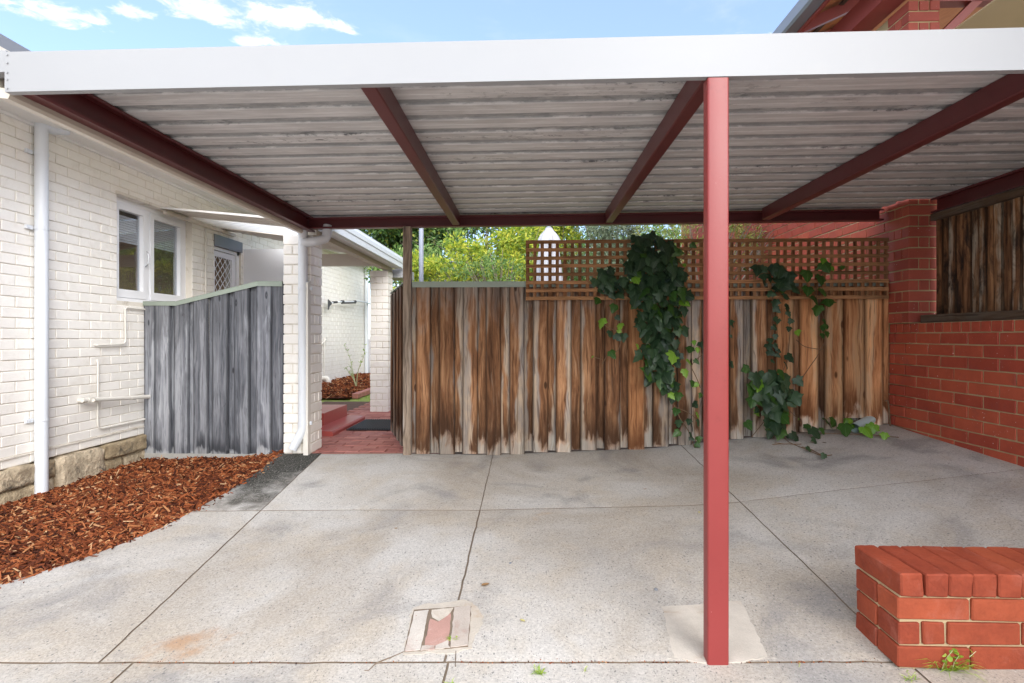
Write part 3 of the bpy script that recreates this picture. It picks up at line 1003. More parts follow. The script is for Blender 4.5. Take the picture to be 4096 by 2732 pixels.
# window
wf = MB()
fx0, fx1 = WX - .15, WX - .085
y0, y1, z0, z1 = WIN
wf.box(fx0, fx1, y0, y1, z1 - .055, z1)
wf.box(fx0, fx1, y0, y0 + .055, z0, z1 - .055)
wf.box(fx0, fx1, y1 - .055, y1, z0, z1 - .055)
wf.box(fx0, fx1 + .003, 5.655, 5.70, z0 + .04, z1 - .055)
wf.box(fx0, fx1 + .02, y0, y1, z0, z0 + .04)
WINF = wf.build('window', M_WINWHITE, WH)
for i, (a, b) in enumerate(((y0 + .06, 5.65), (5.705, y1 - .06))):
    s = MB()
    X0, X1 = fx0 + .012, fx1 + .012
    zb, zt = z0 + .045, z1 - .06
    s.box(X0, X1, a, a + .055, zb, zt)
    s.box(X0, X1, b - .055, b, zb, zt)
    s.box(X0, X1, a + .055, b - .055, zt - .06, zt)
    s.box(X0, X1, a + .055, b - .055, zb, zb + .085)
    s.build('window_sash', M_WINWHITE, WINF)
    s = MB()
    s.box(fx0 + .03, fx0 + .035, a + .05, b - .05, zb + .08, zt - .055)
    s.build('window_pane', M_GLASS, WINF)
    s = MB()
    yy = b - .03 if i == 0 else a + .03
    if i == 0:
        s.tube(smooth_path([(X1 + .004, yy, zb + .36), (X1 + .035, yy, zb + .38), (X1 + .04, yy, zb + .50), (X1 + .02, yy, zb + .53)], .02), .006, 6)
        s.build('window_latch', M_SPRING, WINF)
wl = MB()
wl.box(WX - .10, WX + .012, y0 - .02, y1 + .02, z1 + .002, z1 + .03)
wl.build('lintel', M_CREAMMORT, WH)
bl = MB()
for k in range(13):
    zz = z1 - .10 - k * .026
    bl.obox((WX - .155, 6.0, zz), Vector((1, 0, -.25)).normalized(), Vector((0, 1, 0)), Vector((.25, 0, 1)).normalized(), .0015, .27, .0115)
for k in range(11):
    zz = z1 - .17 - k * .026
    bl.obox((WX - .155, 5.42, zz), Vector((1, 0, -.25)).normalized(), Vector((0, 1, 0)), Vector((.25, 0, 1)).normalized(), .0015, .22, .0115)
bl.build('window_blind', M_BLIND, WINF)
rm = MB()
rm.box(-7.5, -7.45, 4.2, 8.2, 0, .8)
rm.box(-7.5, -7.45, 4.2, 8.2, 2.6, 3.0)
rm.box(-7.5, -7.45, 4.2, 5.0, .8, 2.6)  # rest of this unseen far wall left open, added to let daylight in
rm.box(-7.45, XI - .001, 4.15, 4.2, 0, 3.0)
rm.box(-7.45, XI - .001, 8.15, 8.2, 0, 3.0)
rm.build('room_wall', M_ROOMWALL, WH)
rm = MB()
rm.box(-7.45, XI - .001, 4.2, 8.15, .2, .3)
rm.box(-7.45, XI - .001, 4.2, 8.15, 2.86, 2.92)
rm.box(-5.3, XI - .1, 5.0, 6.5, .3, 1.2)
rm.build('room_floor', M_ROOMDARK, WH)
# doorway
d = MB()
dy0, dy1, dz0, dz1 = DOOR
d.box(WX - .13, WX - .03, dy1 - .06, dy1, dz0, dz1 - .16)
d.box(WX - .13, WX - .03, dy0, dy0 + .05, dz0, dz1 - .16)
d.box(WX - .13, WX - .03, dy0, dy1, dz1 - .20, dz1 - .16)
DF = d.build('door_frame', M_WINWHITE, WH)
d = MB()
d.box(WX - .14, WX + .015, dy0 - .01, dy1 + .01, dz1 - .155, dz1 - .005)
d.build('door_head_box', M_GREYGUT, WH)
d = MB()
sx0, sx1 = WX - .085, WX - .055
a, b = dy0 + .055, dy1 - .07
d.box(sx0, sx1, a, a + .05, dz0 + .01, dz1 - .21)
d.box(sx0, sx1, b - .07, b, dz0 + .01, dz1 - .21)
d.box(sx0, sx1, a + .05, b - .07, dz1 - .28, dz1 - .21)
d.box(sx0, sx1, a + .05, b - .07, dz0 + .01, dz0 + .14)
d.box(sx0, sx1, a + .05, b - .07, 1.25, 1.33)
SCR = d.build('screen_door', M_WINWHITE, WH)
d = MB()
n_w = 7
pw = (b - a - .12) / n_w
for k in range(n_w + 1):
    for j in range(30):
        zz = dz0 + .14 + j * .062
        if zz > dz1 - .32:
            break
        yc = a + .05 + k * pw
        s_ = 1 if (j + k) % 2 else -1
        p0 = (sx0 + .015, yc - s_ * pw * .46, zz)
        p1 = (sx0 + .015, yc + s_ * pw * .46, zz + .062)
        if k in (0, n_w):
            c_ = a + .05 if k == 0 else b - .07
            p0 = (p0[0], c_ if (p0[1] - c_) * (1 if k == 0 else -1) < 0 else p0[1], p0[2])
            p1 = (p1[0], c_ if (p1[1] - c_) * (1 if k == 0 else -1) < 0 else p1[1], p1[2])
        if (Vector(p0) - Vector(p1)).length > .01:
            d.bar(p0, p1, .009, .006, (1, 0, 0))
tag(d.build('security_mesh', M_WINWHITE, SCR), kind='stuff')
d = MB()
d.box(WX - .02, WX + .80, dy1 + .06, dy1 + .10, dz0 + .02, 2.44)
d.build('open_door', M_WINWHITE, WH)
d = MB()
for zz in (.7, 1.6, 2.2):
    d.tube([(WX - .01, dy1 + .03, zz - .05), (WX - .01, dy1 + .03, zz + .05)], .011, 8)
d.build('door_hinge', M_SPRING, WH)


# ---------------------------------------------------------------- patio roof with its brick pillars
PR = thing('patio_roof', 'beige ribbed patio roof with one clear strip between white house and gutter', 'patio roof', (-2.0, 5.9, 2.1))


def patio_z(X):
    return 2.63 - .19 * (X + 4.15)


def patio_strip(t0, t1, name, mat):
    prof = [(0, 0), (.055, 0), (.065, .018), (.095, .018), (.105, 0)]
    ts = []
    t = t0
    while t < t1 - .001:
        for q, h in prof[:-1]:
            ts.append((t + q, h))
        t += .105
    b = MB()
    vs, fs = [], []
    k = 0
    for t, h in ts:
        X0 = WX if 5.76 + t <= 7.15 else WX + (5.76 + t - 7.15) / .497
        if X0 > -1.83:
            break
        for X in (X0, -1.82):
            vs.append((X, 5.76 + t - .497 * (X - WX), patio_z(X) + h))
        k += 1
    for i in range(k - 1):
        fs.append((2 * i, 2 * i + 1, 2 * i + 3, 2 * i + 2))
    b.add(vs, fs)
    b.build(name, mat, PR)


patio_strip(0, .525, 'roof_sheet', M_PATIO)
patio_strip(.525, 1.155, 'clear_sheet', M_CLEAR)
patio_strip(1.155, 2.5, 'roof_sheet', M_PATIO)
b = MB()
b.bar((WX, 5.755, 2.622), (-1.86, 4.612, patio_z(-1.86) - .002), .012, .02)
b.build('edge_flashing', M_SOFFIT, PR)
b = MB()
b.prism([(-1.89, 2.12), (-1.77, 2.105), (-1.75, 2.12), (-1.75, 2.18), (-1.742, 2.19), (-1.742, 2.24), (-1.752, 2.26), (-1.752, 2.275), (-1.765, 2.275), (-1.78, 2.13), (-1.88, 2.135), (-1.89, 2.27), (-1.9, 2.27)], 'y', 4.64, 7.28)
b.build('gutter', M_PIPE, PR, smooth=False)
b = MB()
b.box(-1.985, -1.905, 4.62, 7.30, 2.075, 2.20)
b.build('side_beam', M_BEIGEMET, PR)
b = MB()
b.box(-3.25, -1.99, 7.08, 7.13, 2.135, 2.30)
b.build('rear_beam', M_PATIO, PR)
b = MB()
for k in range(9):
    y_ = 5.8 + k * .155
    b.box(WX + .002, WX + .05, y_, y_ + .155, 2.565, 2.60)
b.build('wall_rail', M_PATIO, PR)
b = MB()
b.box(-2.02, -1.70, 7.32, 7.75, 2.0, 2.12)
b.build('eave_end', M_WHITE, PR)

NP = thing('brick_pillar', 'cream painted brick pillar with white downpipe beside the gate opening', 'pillar', (-2.037, 4.66, .12), 'cream brick pillars of the patio')
brick_pillar(NP, -2.16, 4.54, .247, .045, 23, .0878, M_CREAM, M_CREAMMORT, 31)
FP = thing('brick_pillar', 'cream painted brick pillar standing on red paving behind the open gate', 'pillar', (-2.013, 7.12, .15), 'cream brick pillars of the patio')
brick_pillar(FP, -2.137, 7.0, .247, .13, 22, .0878, M_CREAM, M_CREAMMORT, 32, parity=1)
b = MB()
b.prism([(4.478, .13), (4.538, .13), (4.538, 1.66), (4.478, 1.635)], 'x', -1.955, -1.913)
tag(b.build('gate_jamb', M_CREAMPIPE), 'cream painted timber jamb fixed to the pillar at the gate opening', 'gate jamb')


# ---------------------------------------------------------------- downpipes and small pipes
def bracket(b, x, y, z, r, side):
    seg = 14
    pts = [(x + math.cos(t) * (r + .004), y + math.sin(t) * (r + .004), z) for t in [2 * math.pi * k / seg for k in range(seg)]]
    n = len(pts)
    b.add([(p[0], p[1], z - .011) for p in pts] + [(p[0], p[1], z + .011) for p in pts], [(i, (i + 1) % n, n + (i + 1) % n, n + i) for i in range(n)])


DP = thing('downpipe', 'thick white downpipe running from the eave down to the bark mulch', 'downpipe', (-4.095, 4.24, -.17))
px, py = WX + .056, on_x(166, 1345, WX + .056).y
b = MB()
b.tube([(px, py, -.2), (px, py, 2.93)], .046, 24)
b.build('pipe', M_PIPE, DP, smooth=True)
b = MB()
b.tube([(px, py, 2.90), (px, py, 2.935), (px + .02, py + .09, 2.952), (px + .09, py + .17, 2.956)], .05, 18, rs=[.0475, .05, .05, .03])
b.build('pipe_outlet', M_PIPE, DP, smooth=True)
for sy in (617, 915, 1678):
    zz = on_x(166, sy, px).z
    b = MB()
    bracket(b, px, py, zz, .046, -1)
    b.box(px - .05, px - .03, py - .10, py - .045, zz - .016, zz + .016)
    b.tube([(px - .03, py - .078, zz), (px - .026, py - .078, zz)], .006, 8)
    b.build('bracket', M_PIPE, DP)

DP2 = thing('downpipe', 'slimmer white downpipe with angled foot on the front of the cream pillar', 'downpipe', (-1.96, 4.49, .13))
qx, qy = -1.965, 4.495
b = MB()
zb = on_d(1200, 1735, 4.56).z
b.tube(smooth_path([(qx - .075, qy - .035, .185), (qx - .008, qy - .004, zb + .02), (qx, qy, zb + .06), (qx, qy, 2.115)], .022), .0385, 22)
b.build('pipe', M_PIPE, DP2, smooth=True)
b = MB()
b.tube(smooth_path([(qx, qy - .006, 1.985), (qx + .115, qy - .006, 1.998), (qx + .185, qy + .05, 2.03), (qx + .195, qy + .07, 2.15)], .03), .040, 22)
b.build('branch_pipe', M_PIPE, DP2, smooth=True)
for sy in (1153, 1694):
    zz = on_d(1200, sy, 4.55).z
    b = MB()
    bracket(b, qx, qy, zz, .0385, 1)
    b.box(qx + .035, qx + .068, qy + .022, qy + .040, zz - .014, zz + .014)
    b.tube([(qx + .055, qy + .022, zz), (qx + .055, qy + .018, zz)], .006, 8)
    b.build('bracket', M_PIPE, DP2)


def wp(cx, cy, off=.012, ox=0, oy=1000, s=2.6133):
    return on_x(ox + cx / s, oy + cy / s, WX + off)


b = MB()
b.tube(smooth_path([wp(985, 993, -.01), wp(1010, 996, .03), wp(1290, 985, .03), wp(1312, 960, .02), wp(1307, 600, .02), wp(1500, 620, .02), wp(1500, 620, .02) + Vector((0, .3, 0))], .035), .0085, 8)
tag(b.build('copper_pipe', M_CREAMPIPE, smooth=True), 'upper thin cream pipe stepping up the white wall to the window corner', 'pipe', 'thin cream pipes on the white wall')
b = MB()
r3 = dict(oy=1550, s=1.96)
b.tube(smooth_path([wp(1006, 1150, -.01), wp(1024, 1165, .02), wp(765, 295, .02, **r3), wp(785, 325, .02, **r3), wp(1120, 255, .02, **r3), wp(1120, 255, .02, **r3) + Vector((0, .12, .02))], .04), .0085, 8)
tag(b.build('copper_pipe', M_CREAMPIPE, smooth=True), 'lower thin cream pipe bending behind the thick waste pipe', 'pipe', 'thin cream pipes on the white wall')
WP = thing('waste_pipe', 'thick cream waste pipe with open tee running along the white wall', 'pipe', wp(655, 100, .05, **r3))
b = MB()
p0, p1 = wp(665, 100, .055, **r3), wp(1165, 72, .085, **r3)
b.tube([p0 + (p0 - p1).normalized() * .03, p0, p1, p1 + (p1 - p0).normalized() * .05], .0215, 14)
b.build('pipe', M_CREAMPIPE, WP, smooth=True)
b = MB()
b.tube([p0 + Vector((-.06, 0, -.005)), p0 + Vector((.0, 0, 0))], .021, 14)
pt = p0 + (p1 - p0).normalized() * .075
b.tube([pt + (p0 - p1).normalized() * .05, pt + (p1 - p0).normalized() * .06], .0255, 14)
b.build('tee_joint', M_CREAMPIPE, WP, smooth=True)
b = MB()
tdir = Vector((.75, -.65, .05)).normalized()
b.tube([pt, pt + tdir * .045], .022, 14, cap=False)
b.tube([pt, pt + tdir * .034], .019, 14)
b.build('open_socket', M_CREAMPIPE, WP, smooth=True)
b = MB()
pc = p0 + (p1 - p0) * .68
b.tube([pc, pc + (p1 - p0).normalized() * .07], .0245, 14)
b.build('collar', M_CREAMPIPE, WP, smooth=True)
b = MB()
b.tube([(WX + .014, 6.57, .3), (WX + .014, 6.57, 2.56)], .011, 8)
tag(b.build('conduit', M_CREAMPIPE, smooth=True), 'thin upright conduit on the wall between window and screen door', 'conduit')
# ---------------------------------------------------------------- carport
CP = thing('carport', 'flat carport with white front fascia, dark red beams and one red steel post', 'carport', (.675, 1.88, 0))
RA = -math.atan(.008)
SL = -.008                                          # beams hang from the sloping roof


def bz(X):
    return 2.135 + .008 * X


def rz_(X):
    return 2.238 + .008 * X


def sheet(y0, n, x0, x1, name='roof_sheet', zoff=0.0):
    pitch = .1655
    prof = [(0, 0), (.046, 0), (.050, .002), (.055, 0), (.096, 0), (.104, .011), (.158, .011), (.1655, 0)]
    b = MB()
    pts = []
    for k in range(n):
        for q, h in prof[:-1]:
            pts.append((y0 + k * pitch + q, h))
    pts.append((y0 + n * pitch, 0))
    pts.append((y0 + n * pitch + .03, 0))
    nxs = 30
    vs = []
    for y, h in pts:
        for i in range(nxs + 1):
            X = x0 + (x1 - x0) * i / nxs
            vs.append((X, y, h + zoff + .0012 * pnoise(Vector((X * 1.7, y * 5, 3)))))
    m_ = nxs + 1
    b.add(vs, [(j * m_ + i, j * m_ + i + 1, (j + 1) * m_ + i + 1, (j + 1) * m_ + i) for j in range(len(pts) - 1) for i in range(nxs)])
    o = b.build(name, M_ROOF, CP)
    o.location = (0, 0, 2.238)
    o.rotation_euler = (0, RA, 0)
    return o


sheet(1.90, 5, -1.985, 3.6)
sheet(1.90 + 5 * .1655, 5, -1.985, 3.6, zoff=.0012)
sheet(1.90 + 10 * .1655, 4, -1.985, 3.6)
sheet(1.90 + 14 * .1655, 2, -1.985, 3.035, zoff=.0012)


def rhs(name, X, w_, y0, y1, h=None):
    b = MB()
    z0, z1 = bz(X), rz_(X) - .003
    if h:
        z0 = z1 - h
    e = .005
    b.prism([(X, z0 + e), (X + e, z0), (X + w_ - e, z0), (X + w_, z0 + e), (X + w_, z1), (X, z1)], 'y', y0, y1)
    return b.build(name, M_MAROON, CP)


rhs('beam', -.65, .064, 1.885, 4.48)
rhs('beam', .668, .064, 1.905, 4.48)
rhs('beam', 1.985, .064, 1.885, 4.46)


def cbeam(name, pts_outer):
    pass


def channel_y(name, X, face, y0, y1, h):
    """C-channel along Y, open towards face (+1 right, -1 left)"""
    z1 = rz_(X) - .003
    z0 = z1 - h
    w_, t = .055, .006
    xs2 = [X, X + face * w_]
    b = MB()
    p = [(X, z0), (X + face * w_, z0), (X + face * w_, z0 + .014), (X + face * (w_ - t), z0 + .014), (X + face * (w_ - t), z0 + t), (X + face * t, z0 + t),
         (X + face * t, z1 - t), (X + face * (w_ - t), z1 - t), (X + face * (w_ - t), z1 - .014), (X + face * w_, z1 - .014), (X + face * w_, z1), (X, z1)]
    b.prism(p, 'y', y0, y1)
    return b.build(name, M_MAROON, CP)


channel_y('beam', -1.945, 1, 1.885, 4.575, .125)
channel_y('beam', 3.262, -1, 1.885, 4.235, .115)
b = MB()
y_ = 4.5
prof = [(y_ + .06, 0), (y_, 0), (y_, .014), (y_ + .006, .014), (y_ + .006, .006), (y_ + .054, .006), (y_ + .054, .090), (y_ + .006, .090), (y_ + .006, .082), (y_, .082), (y_, .096), (y_ + .06, .096)]
n = len(prof)
vs = []
for X in (-1.938, 3.02):
    vs += [(X, p, q + 2.128 + .008 * X) for p, q in prof]
b.add(vs, [tuple(range(n))[::-1], tuple(range(n, 2 * n))] + [(i, (i + 1) % n, n + (i + 1) % n, n + i) for i in range(n)])
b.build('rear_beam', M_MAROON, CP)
# fascia with its return lip, the end cap rivets and the pale flashing down the left side
b = MB()
fz = lambda X: 2.0755 + .0070 * X
prof = [(1.846, 0), (1.873, 0), (1.873, .004), (1.850, .004), (1.850, .142), (1.868, .142), (1.868, .146), (1.846, .146)]
n = len(prof)
vs = []
for X in (-1.912, 3.7):
    vs += [(X, p, q + fz(X)) for p, q in prof]
b.add(vs, [tuple(range(n))[::-1], tuple(range(n, 2 * n))] + [(i, (i + 1) % n, n + (i + 1) % n, n + i) for i in range(n)])
b.build('fascia', M_WHITE, CP)
b = MB()
for q in (.012, .045, .070, .105, .135):
    c_ = Vector((-1.900 + (q - .07) * -.12 * 0, 1.8445, fz(-1.9) + q))
    b.tube([c_, c_ + Vector((0, -.0025, 0))], .0035, 8)
    b.build('rivet', M_WHITE, CP)
    b = MB()
b = MB()
b.box(-2.6, -1.9135, 1.853, 1.90, 2.139, 2.2185)
b.build('fascia_return', M_WHITE, CP)
b = MB()
b.prism([(-2.00, 2.068), (-1.955, 2.062), (-1.948, 2.075), (-1.948, 2.10), (-1.988, 2.105), (-1.988, 2.262), (-2.0, 2.262)], 'y', 1.90, 4.56)
b.build('side_flashing', M_BEIGEMET, CP)
# the steel post
b = MB()
px0, px1, py0, py1 = .633, .708, 1.847, 1.897
e = .007
pts = []
for cx_, cy_, a0 in ((px1 - e, py1 - e, 0), (px0 + e, py1 - e, 90), (px0 + e, py0 + e, 180), (px1 - e, py0 + e, 270)):
    for k in range(5):
        t = R(a0 + k * 22.5)
        pts.append((cx_ + e * math.cos(t), cy_ + e * math.sin(t)))
n = len(pts)
vs, fs = [], []
nz_ = 40
for j in range(nz_ + 1):
    z_ = -.03 + (2.077 + .03) * j / nz_
    vs += [(p[0], p[1], z_) for p in pts]
for j in range(nz_):
    fs += [(j * n + i, j * n + (i + 1) % n, (j + 1) * n + (i + 1) % n, (j + 1) * n + i) for i in range(n)]
fs.append(tuple(nz_ * n + i for i in range(n)))
b.add(vs, fs)
b.build('post', M_RED, CP, smooth=True)

# ---------------------------------------------------------------- fences
def board(parent, p, q, zb, zt, mat, t=.019, name='board', nrm=None, zt2=None, zb2=None, seed=0):
    """one upright paling from ground point p to q (x, y); slightly cupped, split ends"""
    r_ = random.Random(seed)
    a, c = Vector((p[0], p[1], 0)), Vector((q[0], q[1], 0))
    ax = (c - a).normalized()
    nn = Vector((ax.y, -ax.x, 0))                    # towards the viewer
    W = (c - a).length
    zt2 = zt if zt2 is None else zt2
    zb2 = zb if zb2 is None else zb2
    org = Vector(((p[0] + q[0]) / 2, (p[1] + q[1]) / 2, zb))
    e = .0025
    lean = r_.uniform(-.003, .003)
    rows = 4
    vs, fs = [], []
    sec = [(0, -t), (0, -e), (e, 0), (W / 2, -r_.uniform(0, .002)), (W - e, 0), (W, -e), (W, -t)]
    m_ = len(sec)
    for j in range(rows):
        f = j / (rows - 1)
        bow = r_.uniform(-.0025, .0025) if 0 < j < rows - 1 else 0
        for s_, d_ in sec:
            u = s_ / W
            z0 = zb + (zb2 - zb) * u
            z1 = zt + (zt2 - zt) * u
            P = a + ax * (s_ + lean * (f - .5) * 2) + nn * (d_ + bow)
            vs.append(Vector((P.x, P.y, z0 + (z1 - z0) * f)) - org)
    for j in range(rows - 1):
        for i in range(m_ - 1):
            fs.append((j * m_ + i, j * m_ + i + 1, (j + 1) * m_ + i + 1, (j + 1) * m_ + i))
        fs.append((j * m_ + m_ - 1, j * m_, (j + 1) * m_, (j + 1) * m_ + m_ - 1))
    fs.append(tuple(range(m_))[::-1])
    fs.append(tuple((rows - 1) * m_ + i for i in range(m_)))
    me = mesh_of('board_shape', vs, fs, mat)
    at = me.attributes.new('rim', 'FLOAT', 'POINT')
    at.data.foreach_set('value', [1.0, 1.0, 1.0, 0.0, 1.0, 1.0, 1.0] * rows)  # marks the edges that take the painted gap shadow
    return put(name, me, parent, org)


FY = 4.488
MF = thing('paling_fence', 'long brown weathered paling fence with lapped boards behind the ivy', 'fence', (1.0, FY, .15))
# front boards by their picture columns (left, right), the rest are the boards behind them
fb = []
for a, c in ((1087, 1172), (1220, 1310), (1355, 1443), (1487, 1575), (1622, 1708)):
    fb.append((900 + a / 1.426, 900 + c / 1.426))
for a, c in ((205, 303), (350, 449), (505, 605), (654, 755), (804, 906), (958, 1060), (1113, 1205), (1270, 1375)):
    fb.append((2000 + a / 1.568, 2000 + c / 1.568))
for a, c in ((176, 262), (308, 405), (455, 560), (600, 708), (748, 856), (862, 984), (988, 1092), (1094, 1128)):
    fb.append((2800 + a / 1.493, 2800 + c / 1.493))
r_ = random.Random(4)
X_of = lambda sx: on_y(sx, 1345, FY).x
FTOP = 1.628
prev = -1.006
for i, (a, c) in enumerate(fb):
    xa, xc = X_of(a), X_of(c)
    if xa > prev + .004:                               # the board behind, seen in the gap
        g0, g1 = prev - .016, xa + .016
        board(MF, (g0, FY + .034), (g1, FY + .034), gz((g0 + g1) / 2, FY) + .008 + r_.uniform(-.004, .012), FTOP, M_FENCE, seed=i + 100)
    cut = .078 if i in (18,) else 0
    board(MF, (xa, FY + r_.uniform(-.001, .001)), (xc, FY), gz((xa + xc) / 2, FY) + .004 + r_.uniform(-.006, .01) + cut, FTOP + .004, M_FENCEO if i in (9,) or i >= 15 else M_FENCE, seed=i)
    prev = xc
b = MB()
vs = []
for k in range(30):
    X = -1.0 + 4.05 * k / 29
    vs += [(X, 4.49, gz(X, 4.5) - .012), (X, 4.95, gz(X, 4.5) - .012)]
b.add(vs, [(2 * k, 2 * k + 2, 2 * k + 3, 2 * k + 1) for k in range(29)])
tag(b.build('soil', M_JOINT), kind='structure')
b = MB()
xj = X_of(2104)
b.prism([(FY - .008, FTOP - .036), (FY - .005, FTOP - .036), (FY - .005, FTOP + .010), (FY + .046, FTOP + .010), (FY + .046, FTOP - .036), (FY + .05, FTOP - .036), (FY + .05, FTOP + .014), (FY - .008, FTOP + .014)], 'x', -1.0, 3.03)
b.build('capping', M_GREENCAP, MF)
for zz in (.45, 1.35):
    b = MB()
    b.box(-1.0, 3.04, FY + .056, FY + .10, zz, zz + .075)
    b.build('rail', M_POSTW, MF)

b = MB()
e = .004
x0, x1, y0, y1 = -1.078, -1.009, 4.465, 4.53
b.prism([(x0 + e, y0), (x1 - e, y0), (x1, y0 + e), (x1, y1 - e), (x1 - e, y1), (x0 + e, y1), (x0, y1 - e), (x0, y0 + e)], 'z', gz(-1.04, 4.49) - .03, 2.118)
o = b.build('timber_post', M_POSTW, None, loc=(-1.043, 4.49, .13))
tag(o, 'grey weathered timber post between open gate and paling fence', 'post')

# lattice screen
LT = thing('lattice_screen', 'brown timber lattice panel fixed along the top of the paling fence', 'lattice', (1.5, 4.45, 1.47))
lx0, lx1 = on_y(2103, 1345, 4.43).x, on_y(3556, 1345, 4.43).x
lz0, lz1 = 1.476, 1.988
nv = 48
r_ = random.Random(77)
for i in range(nv):
    X = lx0 + .015 + (lx1 - lx0 - .03) * i / (nv - 1)
    me = bevel_box(.0285, .010, lz1 - lz0 - .004, .0015, M_LATT, i % 5, .0008)
    put('upright_slat', me, LT, (X + r_.uniform(-.002, .002), 4.446, (lz0 + lz1) / 2 + .008 * (X - 1) * .3), (0, r_.uniform(-.006, .006), 0))
nh = 8
for j in range(nh):
    zz = lz0 + .015 + (lz1 - lz0 - .03) * j / (nh - 1)
    b = MB()
    n_ = 40
    for i in range(n_):
        t0, t1 = i / n_, (i + 1) / n_
        xa, xb = lx0 + (lx1 - lx0) * t0, lx0 + (lx1 - lx0) * t1
        dz_ = lambda X: zz + .006 * (X - 1) * .3 + .004 * pnoise(Vector((X * 1.3, j * 3.3, 0)))
        hh = .0145
        b.add([(xa, 4.430, dz_(xa) - hh), (xb, 4.430, dz_(xb) - hh), (xb, 4.430, dz_(xb) + hh), (xa, 4.430, dz_(xa) + hh),
               (xa, 4.440, dz_(xa) - hh), (xb, 4.440, dz_(xb) - hh), (xb, 4.440, dz_(xb) + hh), (xa, 4.440, dz_(xa) + hh)],
              [(0, 1, 2, 3), (7, 6, 5, 4), (3, 2, 6, 7), (4, 5, 1, 0)] + ([(0, 3, 7, 4)] if i == 0 else []) + ([(1, 5, 6, 2)] if i == n_ - 1 else []))
    b.build('cross_slat', M_LATTX, LT)

# silver-grey paling fence on the left
LA, LB = (-4.145, 5.50), (-2.165, 4.70)
LF = thing('paling_fence', 'short silver grey paling fence with stepped green capping beside the white wall', 'fence', (-3.15, 5.1, 0))


def lfx(cx):
    p = on_line(cx / 1.4254, 1345, LA, LB)
    return (p.x, p.y)


def lfz(cx, cy):
    return on_line(cx / 1.4254, 1000 + cy / 1.4254, LA, LB).z


def ltop(cx):
    cy = lerp_table([(818, 300), (1006, 300), (1470, 186), (1620, 188)], cx)
    return lfz(cx, cy)


def lbot(cx):
    return lfz(cx, lerp_table([(818, 1158), (1620, 1166)], cx))


ld = Vector((LB[0] - LA[0], LB[1] - LA[1], 0)).normalized()
ln_ = Vector((ld.y, -ld.x, 0))


def lboard(c0, c1, back, seed):
    off = ln_ * (-.024 if back else 0)
    p, q = lfx(c0), lfx(c1)
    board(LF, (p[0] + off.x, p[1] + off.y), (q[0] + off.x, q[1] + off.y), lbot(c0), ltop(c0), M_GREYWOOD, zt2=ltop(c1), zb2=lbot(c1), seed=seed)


for i, (c0, c1) in enumerate(((820, 880), (882, 967), (990, 1072), (1100, 1182), (1208, 1296), (1333, 1418), (1460, 1546), (1549, 1616))):
    lboard(c0, c1, False, 40 + i)
for i, (c0, c1) in enumerate(((962, 995), (1068, 1105), (1178, 1213), (1292, 1338), (1414, 1465))):
    lboard(c0, c1, True, 60 + i)


def lcap(c0, c1):
    p, q = lfx(c0), lfx(c1)
    b = MB()
    z0_, z1_ = ltop(c0), ltop(c1)
    for (d0, d1, h0, h1) in ((.004, .007, -.032, .014), (-.05, -.047, -.032, .014), (-.05, .007, .012, .015)):
        P, Q = Vector((p[0], p[1], z0_)), Vector((q[0], q[1], z1_))
        vs = []
        for S in (P, Q):
            for d_, h_ in ((d0, h0), (d1, h0), (d1, h1), (d0, h1)):
                vs.append(S + ln_ * d_ + Vector((0, 0, h_)))
        b.add(vs, [(0, 1, 2, 3), (7, 6, 5, 4), (0, 4, 5, 1), (1, 5, 6, 2), (2, 6, 7, 3), (3, 7, 4, 0)])
    b.build('capping', M_GREENCAP, LF)


lcap(818, 1006)
lcap(1007, 1470)
lcap(1471, 1612)
b = MB()
p, q = lfx(815), lfx(1560)
P, Q = Vector((p[0], p[1], lbot(815))), Vector((q[0], q[1], lbot(1560)))
vs = []
for S, dn in ((P, .125), (Q, .07)):
    for d_, h_ in ((-.03, -dn), (.008, -dn), (.008, 0), (-.03, 0)):
        vs.append(S + ln_ * d_ + Vector((0, 0, h_)))
b.add(vs, [(0, 1, 2, 3), (7, 6, 5, 4), (0, 4, 5, 1), (1, 5, 6, 2), (2, 6, 7, 3), (3, 7, 4, 0)])
b.build('plinth_board', M_PLINTH, LF)

# the gate standing open
GA, GB = (-1.46, 5.50), (-1.10, 4.585)
GT = thing('timber_gate', 'brown paling gate swung open and seen nearly edge on', 'gate', (-1.1, 4.6, .13))
gd = Vector((GB[0] - GA[0], GB[1] - GA[1], 0))
gl = gd.length
gu = gd / gl
gn = Vector((gu.y, -gu.x, 0))
k = 0
s_ = 0.0
while s_ < gl - .05:
    w_ = .135 if k % 2 == 0 else .10
    e_ = min(gl, s_ + w_)
    off = gn * (0 if k % 2 == 0 else -.019)
    p = Vector((GA[0], GA[1], 0)) + gu * (s_ - (0 if k % 2 == 0 else .02)) + off
    q = Vector((GA[0], GA[1], 0)) + gu * min(gl, e_ + (0 if k % 2 == 0 else .02)) + off
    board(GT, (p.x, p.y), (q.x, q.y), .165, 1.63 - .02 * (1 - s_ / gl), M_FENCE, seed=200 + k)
    s_ = e_
    k += 1
for zz in (.40, 1.36):
    b = MB()
    a_ = Vector((GA[0], GA[1], zz)) - gn * .065
    b.bar(a_, a_ + gu * (gl + .01), .045, .075)
    b.build('rail', M_POSTW, GT)
b = MB()
a_ = Vector((GA[0], GA[1], 1.625)) - gn * .02
b.bar(a_, a_ + gu * gl + Vector((0, 0, .02)), .045, .012)
b.build('capping', M_GREENCAP, GT)

